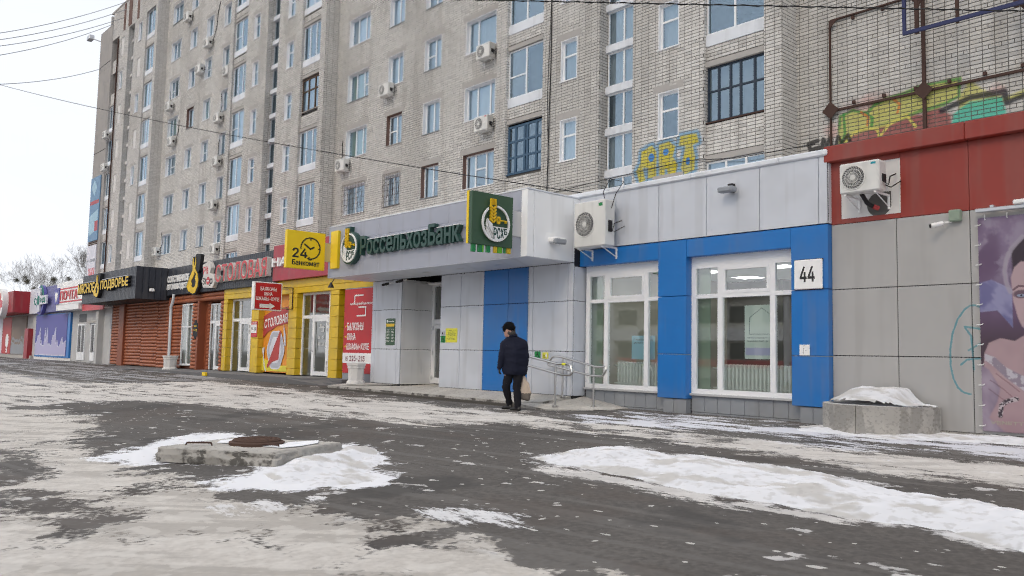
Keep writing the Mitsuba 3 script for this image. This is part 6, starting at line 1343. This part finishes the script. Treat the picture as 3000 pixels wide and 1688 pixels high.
# ------------------------------------------------------------------ trees
def tree(name, x, y, h, r0, label, seed, spread=.5, clumps=0, levels=6, lean=0.0):
    R = random.Random(seed); t = thing(name, label, 'tree'); tr, cr = MB(), MB(); tips = []

    def grow(p, d, ln, r, lev):
        n = 4; pts = [p]; q = p.copy(); dd = d.copy()
        for i in range(n):
            dd = dd + np.array([R.gauss(0, .10), R.gauss(0, .10), R.gauss(.03, .06)]); dd /= np.linalg.norm(dd); q = q + dd * ln / n; pts.append(q.copy())
        r = max(r, .008); r1 = r * .62 if lev < levels else r * .5
        (tr if lev < 2 else cr).tube(pts, np.linspace(r, r1, n + 1), 7 if lev < 2 else (4 if lev < 4 else 3), lev < 2)
        if lev >= 3: tips.append((q.copy(), lev))
        if lev >= levels: return
        k = R.choice([2, 3, 3]) if lev > 0 else 3
        for i in range(k):
            a = R.uniform(0, 2 * math.pi); side = np.cross(dd, [math.cos(a), math.sin(a), .2]); side /= np.linalg.norm(side) + 1e-9
            nd = dd * R.uniform(.6, 1.0) + side * R.uniform(.35, .9) * spread * 1.6 + np.array([0, 0, .10]); nd /= np.linalg.norm(nd)
            st = pts[-1] if i < 2 else pts[R.choice([2, 3])]
            grow(st, nd, ln * R.uniform(.66, .86), r1 * R.uniform(.6, .85), lev + 1)

    grow(np.array([x, y, 0.6]), np.array([lean, 0, 1.0]) / math.hypot(lean, 1), h * .30, r0, 0)
    obj('trunk', tr, 'bark', t, smooth=True); lab(obj('crown', cr, 'twig', t), kind='stuff')
    cand = [p for p, l in tips if l in (4, 5)]; R.shuffle(cand)
    for p in cand[:clumps]:
        m = MB()
        for i in range(110):
            d = np.array([R.gauss(0, 1), R.gauss(0, 1), R.gauss(0, 1)]); d /= np.linalg.norm(d); ln = R.uniform(.15, .42); b = p + d * ln * .5 + np.array([R.gauss(0, .14) for _ in range(3)])
            m.tube([p + d * .05, b, b + (d + np.array([0, 0, -.3])) * ln * .5], .011, 3, False)
        obj('mistletoe_clump', m, 'mistletoe', t)


tree('bare_tree', -110.0, 24.0, 10.8, .27, 'wide bare tree with dark mistletoe clumps behind the violet shop', 4, .62, 10, 8, .05)
tree('bare_tree', -104.0, 25.0, 8.6, .16, 'bare tree with several stems just right of the mistletoe tree', 11, .5, 4, 8, .08)
tree('bare_tree', -88.0, 23.5, 10.0, .16, 'tall slim bare tree next to the end of the apartment block', 23, .34, 0, 8)
for i_, (x, y, h, l) in enumerate(((-150, 24, 6.0, 'low bushy bare tree over the round arrow logo'), (-158, 32, 6.5, 'low bare tree at the left picture edge'), (-140, 30, 5.5, 'low spreading bare tree between the crimson shop and the mistletoe tree'))):
    tree('bare_tree', x, y, h, .2, l, 31 + i_, .75, 0, 8)

# ------------------------------------------------------------------ the man with the bag
PB = np.array([-12.87, 11.62, .395]); nrm = np.array([-12.87, 11.62]) / math.hypot(12.87, 11.62); rgt = np.array([nrm[1], -nrm[0]])


def body_pt(r, f, z): return np.array([PB[0] + rgt[0] * r + nrm[0] * f, PB[1] + rgt[1] * r + nrm[1] * f, PB[2] + z])


def blob(joints, chains, length=.02, it=12):
    """joints {name: (r, f, z, radius)}; every bone is the hull of the balls at its ends"""
    sp = lambda j: m3.Manifold.sphere(joints[j][3], 20).translate(body_pt(*joints[j][:3]).tolist())
    out = m3.Manifold()
    for ch in chains:
        if len(ch) > 2 and ch[0] == '*': out += m3.Manifold.batch_hull([sp(j) for j in ch[1:]])
        else:
            for a, b in zip(ch[:-1], ch[1:]): out += m3.Manifold.batch_hull([sp(a), sp(b)])
    out = out.refine_to_length(length); m = out.to_mesh(); tm = trimesh.Trimesh(np.array(m.vert_properties[:, :3], float), np.array(m.tri_verts), process=True)
    trimesh.smoothing.filter_taubin(tm, lamb=.5, nu=.52, iterations=it)
    return tm


MAN = thing('person', 'man in dark navy coat and black fur hat walking away with a plastic bag', 'person')
# head is turned to the left and slightly down; body walks away to the left
J = dict(neck=(-.07, .02, 1.47, .06), skull=(-.115, .0, 1.645, .095), back=(-.085, -.01, 1.63, .09), jaw=(-.165, .03, 1.55, .05), chin=(-.185, .04, 1.525, .026), nose=(-.222, .025, 1.60, .013), nose2=(-.205, .025, 1.625, .012), brow=(-.185, .02, 1.65, .04), lip=(-.205, .03, 1.56, .014), ear=(-.10, -.085, 1.605, .020), ear2=(-.095, -.09, 1.63, .018),
         chest=(-.03, .03, 1.25, .14), pelvis=(0.0, .04, .92, .14), hipL=(-.09, .06, .88, .09), kneeL=(-.175, .10, .50, .06), ankL=(-.09, .20, .10, .045), hipR=(.07, .02, .88, .09), kneeR=(.055, -.02, .50, .06), ankR=(.085, -.10, .07, .045))
hands = {}
def hand(pre, wr, dirv, sidev, thumbv, curl):
    """palm, four bent fingers and a thumb"""
    wr, dirv, sidev, thumbv = map(np.array, (wr, dirv, sidev, thumbv)); ch = []
    hands[pre + 'w'] = (*wr, .027); 
    for i in range(4):
        o = (i - 1.5) * .02
        k = wr + dirv * .075 + sidev * o; hands[f'{pre}k{i}'] = (*k, .014)
        L = (.036, .042, .04, .032)[i]
        a = k + (dirv * .8 + thumbv * curl) * L; b = a + (dirv * (.4 - curl * .5) + thumbv * curl * 1.3) * L * .8; c = b + (dirv * (-.3 * curl) + thumbv * curl) * L * .6
        hands[f'{pre}a{i}'] = (*a, .0105); hands[f'{pre}b{i}'] = (*b, .0095); hands[f'{pre}c{i}'] = (*c, .0085)
        ch.append([f'{pre}k{i}', f'{pre}a{i}', f'{pre}b{i}', f'{pre}c{i}'])
    t0 = wr + dirv * .025 - sidev * .03; hands[pre + 't0'] = (*t0, .016); hands[pre + 't1'] = (*(t0 + dirv * .035 - sidev * .012 + thumbv * .02), .012); hands[pre + 't2'] = (*(t0 + dirv * .062 + thumbv * .035), .010)
    ch.append(['*', pre + 'w', pre + 'k0', pre + 'k1', pre + 'k2', pre + 'k3']); ch.append([pre + 'w', pre + 't0', pre + 't1', pre + 't2'])
    return ch


lh = hand('l', (-.305, .02, .86), (-.05, .0, -1.0), (0.1, 1.0, 0), (.6, 0, 0), .55)
rh = hand('r', (.215, .08, .80), (.0, .05, -1.0), (.2, 1.0, 0), (-.8, .2, 0), .8)
J.update(shL=(-.20, .02, 1.36, .06), elL=(-.26, .0, 1.10, .045), shR=(.17, .02, 1.38, .06), elR=(.235, .03, 1.10, .045), lw0=(-.30, .02, .88, .03), rw0=(.215, .07, .82, .03))
obj('body', blob(J, [['*', 'skull', 'back', 'brow', 'jaw'], ['*', 'jaw', 'chin', 'brow', 'lip'], ['nose2', 'nose'], ['nose', 'lip'], ['ear', 'ear2'], ['skull', 'neck', 'chest', 'pelvis'], ['hipL', 'kneeL', 'ankL'], ['hipR', 'kneeR', 'ankR'], ['*', 'pelvis', 'hipL', 'hipR'], ['*', 'shL', 'shR', 'chest'], ['shL', 'elL', 'lw0'], ['shR', 'elR', 'rw0']], .016, 6), 'skin', MAN, smooth=True)
for nm_, ch, lb in (('glove', lh, None), ('glove', rh, None)): obj(nm_, blob({**hands, 'z': (0, 0, 0, .01)}, ch, .006, 4), 'black', MAN, smooth=True)
# coat with sleeves
CJ = dict(nk=(-.055, .02, 1.475, .095), nk2=(-.045, .01, 1.53, .082), sL=(-.185, .03, 1.365, .095), sR=(.155, .03, 1.375, .095), cL=(-.14, .04, 1.15, .125), cR=(.13, .04, 1.15, .13), wL=(-.12, .05, .98, .125), wR=(.135, .05, .98, .13), hL=(-.135, .06, .80, .115), hR=(.15, .05, .80, .118), hb=(.0, -.07, .80, .10), hf=(.0, .16, .80, .10), cb=(.0, -.06, 1.2, .12), ub=(-.02, -.03, 1.36, .09),
          s1=(-.215, .03, 1.36, .085), e1=(-.262, .0, 1.10, .075), v1=(-.302, .02, .88, .056), s2=(.185, .03, 1.37, .085), e2=(.225, .02, 1.10, .078), v2=(.215, .07, .82, .058))
coat = blob(CJ, [['*', 'nk', 'sL', 'sR', 'ub'], ['nk', 'nk2'], ['*', 'sL', 'sR', 'cL', 'cR', 'cb', 'ub'], ['*', 'cL', 'cR', 'wL', 'wR', 'cb', 'hb'], ['*', 'wL', 'wR', 'hL', 'hR', 'hb', 'hf'], ['s1', 'e1', 'v1'], ['s2', 'e2', 'v2']], .018, 10)
vv = np.array(coat.vertices); zz = vv[:, 2] - PB[2]; cut = .735
vv[:, 2] = np.where(zz < cut + .0, PB[2] + cut + (zz - cut) * .12, vv[:, 2])
nn = meshkit.fbm(vv * np.array([9, 9, 26]), 4, 5) - .5; cen = body_pt(0, .03, 0)[:2]; out = vv[:, :2] - cen; out /= np.linalg.norm(out, axis=1, keepdims=True) + 1e-9
quilt = .004 * np.sin((zz) * 2 * math.pi / .16)
vv[:, :2] += out * (.022 * nn + quilt)[:, None]
obj('coat', trimesh.Trimesh(vv, coat.faces, process=False), 'coat_cloth', MAN, smooth=True)
obj('collar', blob(dict(a=(-.13, .03, 1.50, .035), b=(-.075, -.065, 1.53, .035), c=(.015, -.04, 1.545, .035), d=(.02, .05, 1.53, .035), e=(-.10, .10, 1.50, .035)), [['a', 'b', 'c', 'd', 'e', 'a']], .012, 6), 'coat_cloth', MAN, smooth=True)
TJ = dict(p=(.0, .04, .86, .13), hL=(-.085, .07, .80, .105), kL=(-.165, .10, .48, .083), aL=(-.085, .20, .125, .066), hR=(.075, .02, .80, .105), kR=(.06, -.01, .48, .083), aR=(.088, -.09, .085, .066))
tro = blob(TJ, [['*', 'p', 'hL', 'hR'], ['hL', 'kL', 'aL'], ['hR', 'kR', 'aR']], .018, 8)
vv = np.array(tro.vertices); nn = meshkit.fbm(vv * np.array([8, 8, 16]), 4, 8) - .5; vv[:, :2] += nn[:, None] * .03; obj('trousers', trimesh.Trimesh(vv, tro.faces, process=False), 'trouser_cloth', MAN, smooth=True)
obj('shoe', blob(dict(h=(-.055, .16, .055, .042), m=(-.14, .24, .05, .042), t=(-.22, .28, .036, .034), a=(-.08, .20, .12, .05)), [['*', 'h', 'm', 'a'], ['m', 't']], .012, 5), 'shoe', MAN, smooth=True)
obj('shoe', blob(dict(h=(.115, -.13, .040, .040), m=(.03, -.05, .038, .042), t=(-.045, .0, .032, .032), a=(.088, -.09, .09, .05)), [['*', 'h', 'm', 'a'], ['m', 't']], .012, 5), 'shoe', MAN, smooth=True)
hat = blob(dict(a=(-.19, .03, 1.70, .075), b=(-.08, -.06, 1.70, .075), c=(-.07, .06, 1.70, .075), d=(-.145, .01, 1.735, .085), e=(-.105, -.01, 1.735, .085), f=(-.19, .02, 1.66, .06), g=(-.07, -.03, 1.665, .065)), [['*', 'a', 'b', 'c', 'd', 'e', 'f', 'g']], .010, 5)
vv = np.array(hat.vertices); fr = meshkit.fbm(vv * 45, 3, 6) - .5; vv += hat.vertex_normals * (fr * .022)[:, None]; obj('fur_hat', trimesh.Trimesh(vv, hat.faces, process=False), 'fur', MAN, smooth=True)
hs = MB()
for i in range(700):
    j = rng.integers(len(vv)); d = hat.vertex_normals[j] + rng.normal(0, .5, 3); hs.tube([vv[j], vv[j] + d * .009, vv[j] + d * .014 + np.array([0, 0, -.004])], .0011, 3, False)
lab(obj('hat_fur', hs, 'fur', MAN), kind='stuff')
obj('hair', blob(dict(a=(-.06, -.03, 1.60, .075), b=(-.045, .02, 1.56, .065), c=(-.10, -.045, 1.60, .06)), [['*', 'a', 'b', 'c']], .012, 4), 'hair_grey', MAN, smooth=True)
BG = thing('plastic_bag', 'crumpled beige plastic carrier bag hanging from the right hand of the man', 'bag')
bg = m3.Manifold.batch_hull([m3.Manifold.sphere(r, 16).translate(body_pt(a, b, c).tolist()) for a, b, c, r in ((.20, .06, .70, .02), (.20, .12, .70, .02), (.15, .02, .42, .03), (.30, .06, .52, .02), (.16, .14, .40, .03), (.27, .13, .38, .03), (.32, .05, .36, .03), (.14, .02, .27, .035), (.29, .02, .245, .04), (.29, .14, .245, .04), (.17, .15, .26, .035))]).refine_to_length(.012)
mm = bg.to_mesh(); v = np.array(mm.vert_properties[:, :3], float); nn = meshkit.fbm(v * np.array([26, 26, 7]), 4, 4) - .5; v[:, :2] += nn[:, None] * .06; v[:, 2] += (meshkit.fbm(v * 12, 3, 2) - .5) * .03
fz = v[mm.tri_verts].mean(1)[:, 2] - PB[2]; up_, lo_ = mm.tri_verts[fz >= .36], mm.tri_verts[fz < .36]
obj('bag_top', (v, np.array(up_)), 'bag_plastic', BG, smooth=True); obj('bag_bottom', (v, np.array(lo_)), 'bag_dark', BG, smooth=True)
obj('handle', MB().tube([body_pt(.19, .06, .68), body_pt(.205, .08, .74), body_pt(.21, .10, .68)], .012, 6).tube([body_pt(.205, .10, .68), body_pt(.208, .085, .755), body_pt(.215, .05, .68)], .010, 6), 'bag_plastic', BG)

# ------------------------------------------------------------------ across the street (seen in the glass)
OB = thing('opposite_shop', 'pale two storey shop across the street, mirrored in the bank windows', 'shop')
obj('wall', MB().box(-75, -8, -46, -36, -.4, 7.0), 'opposite_wall', OB); obj('fascia', MB().box(-75, -8, -35.98, -35.7, 3.3, 4.4), 'sheet_white', OB); obj('red_band', MB().box(-75, -8, -35.98, -35.8, 1.0, 1.6), 'letter_red', OB)
for x in np.arange(-74, -9, 3.2):
    obj('window', MB().box(x, x + 2.2, -35.99, -35.9, 4.9, 6.3), 'dark_room', OB); obj('window', MB().box(x, x + 2.4, -35.99, -35.9, 1.7, 3.1), 'dark_room', OB)
for x in np.arange(-75, -8, 6.4): obj('pilaster', MB().box(x, x + .5, -35.985, -35.6, -.3, 7.2), 'sheet_white', OB)
obj('parapet', MB().box(-75.2, -7.8, -36.2, -35.5, 7.0, 7.4), 'lintel', OB)
lab('small_marker_plate__print', kind='stuff')
obj('snow_fill', MB().ext(Polygon([(pc[0] + rx_ * .879 * math.cos(a), pc[1] + ry_ * .879 * math.sin(a)) for a in np.linspace(math.pi * 1.01, math.pi * 1.99, 24)]), .5, .868, lambda p: np.stack([p[:, 0], p[:, 1], p[:, 2]], 1)), 'snow_plain', PL)
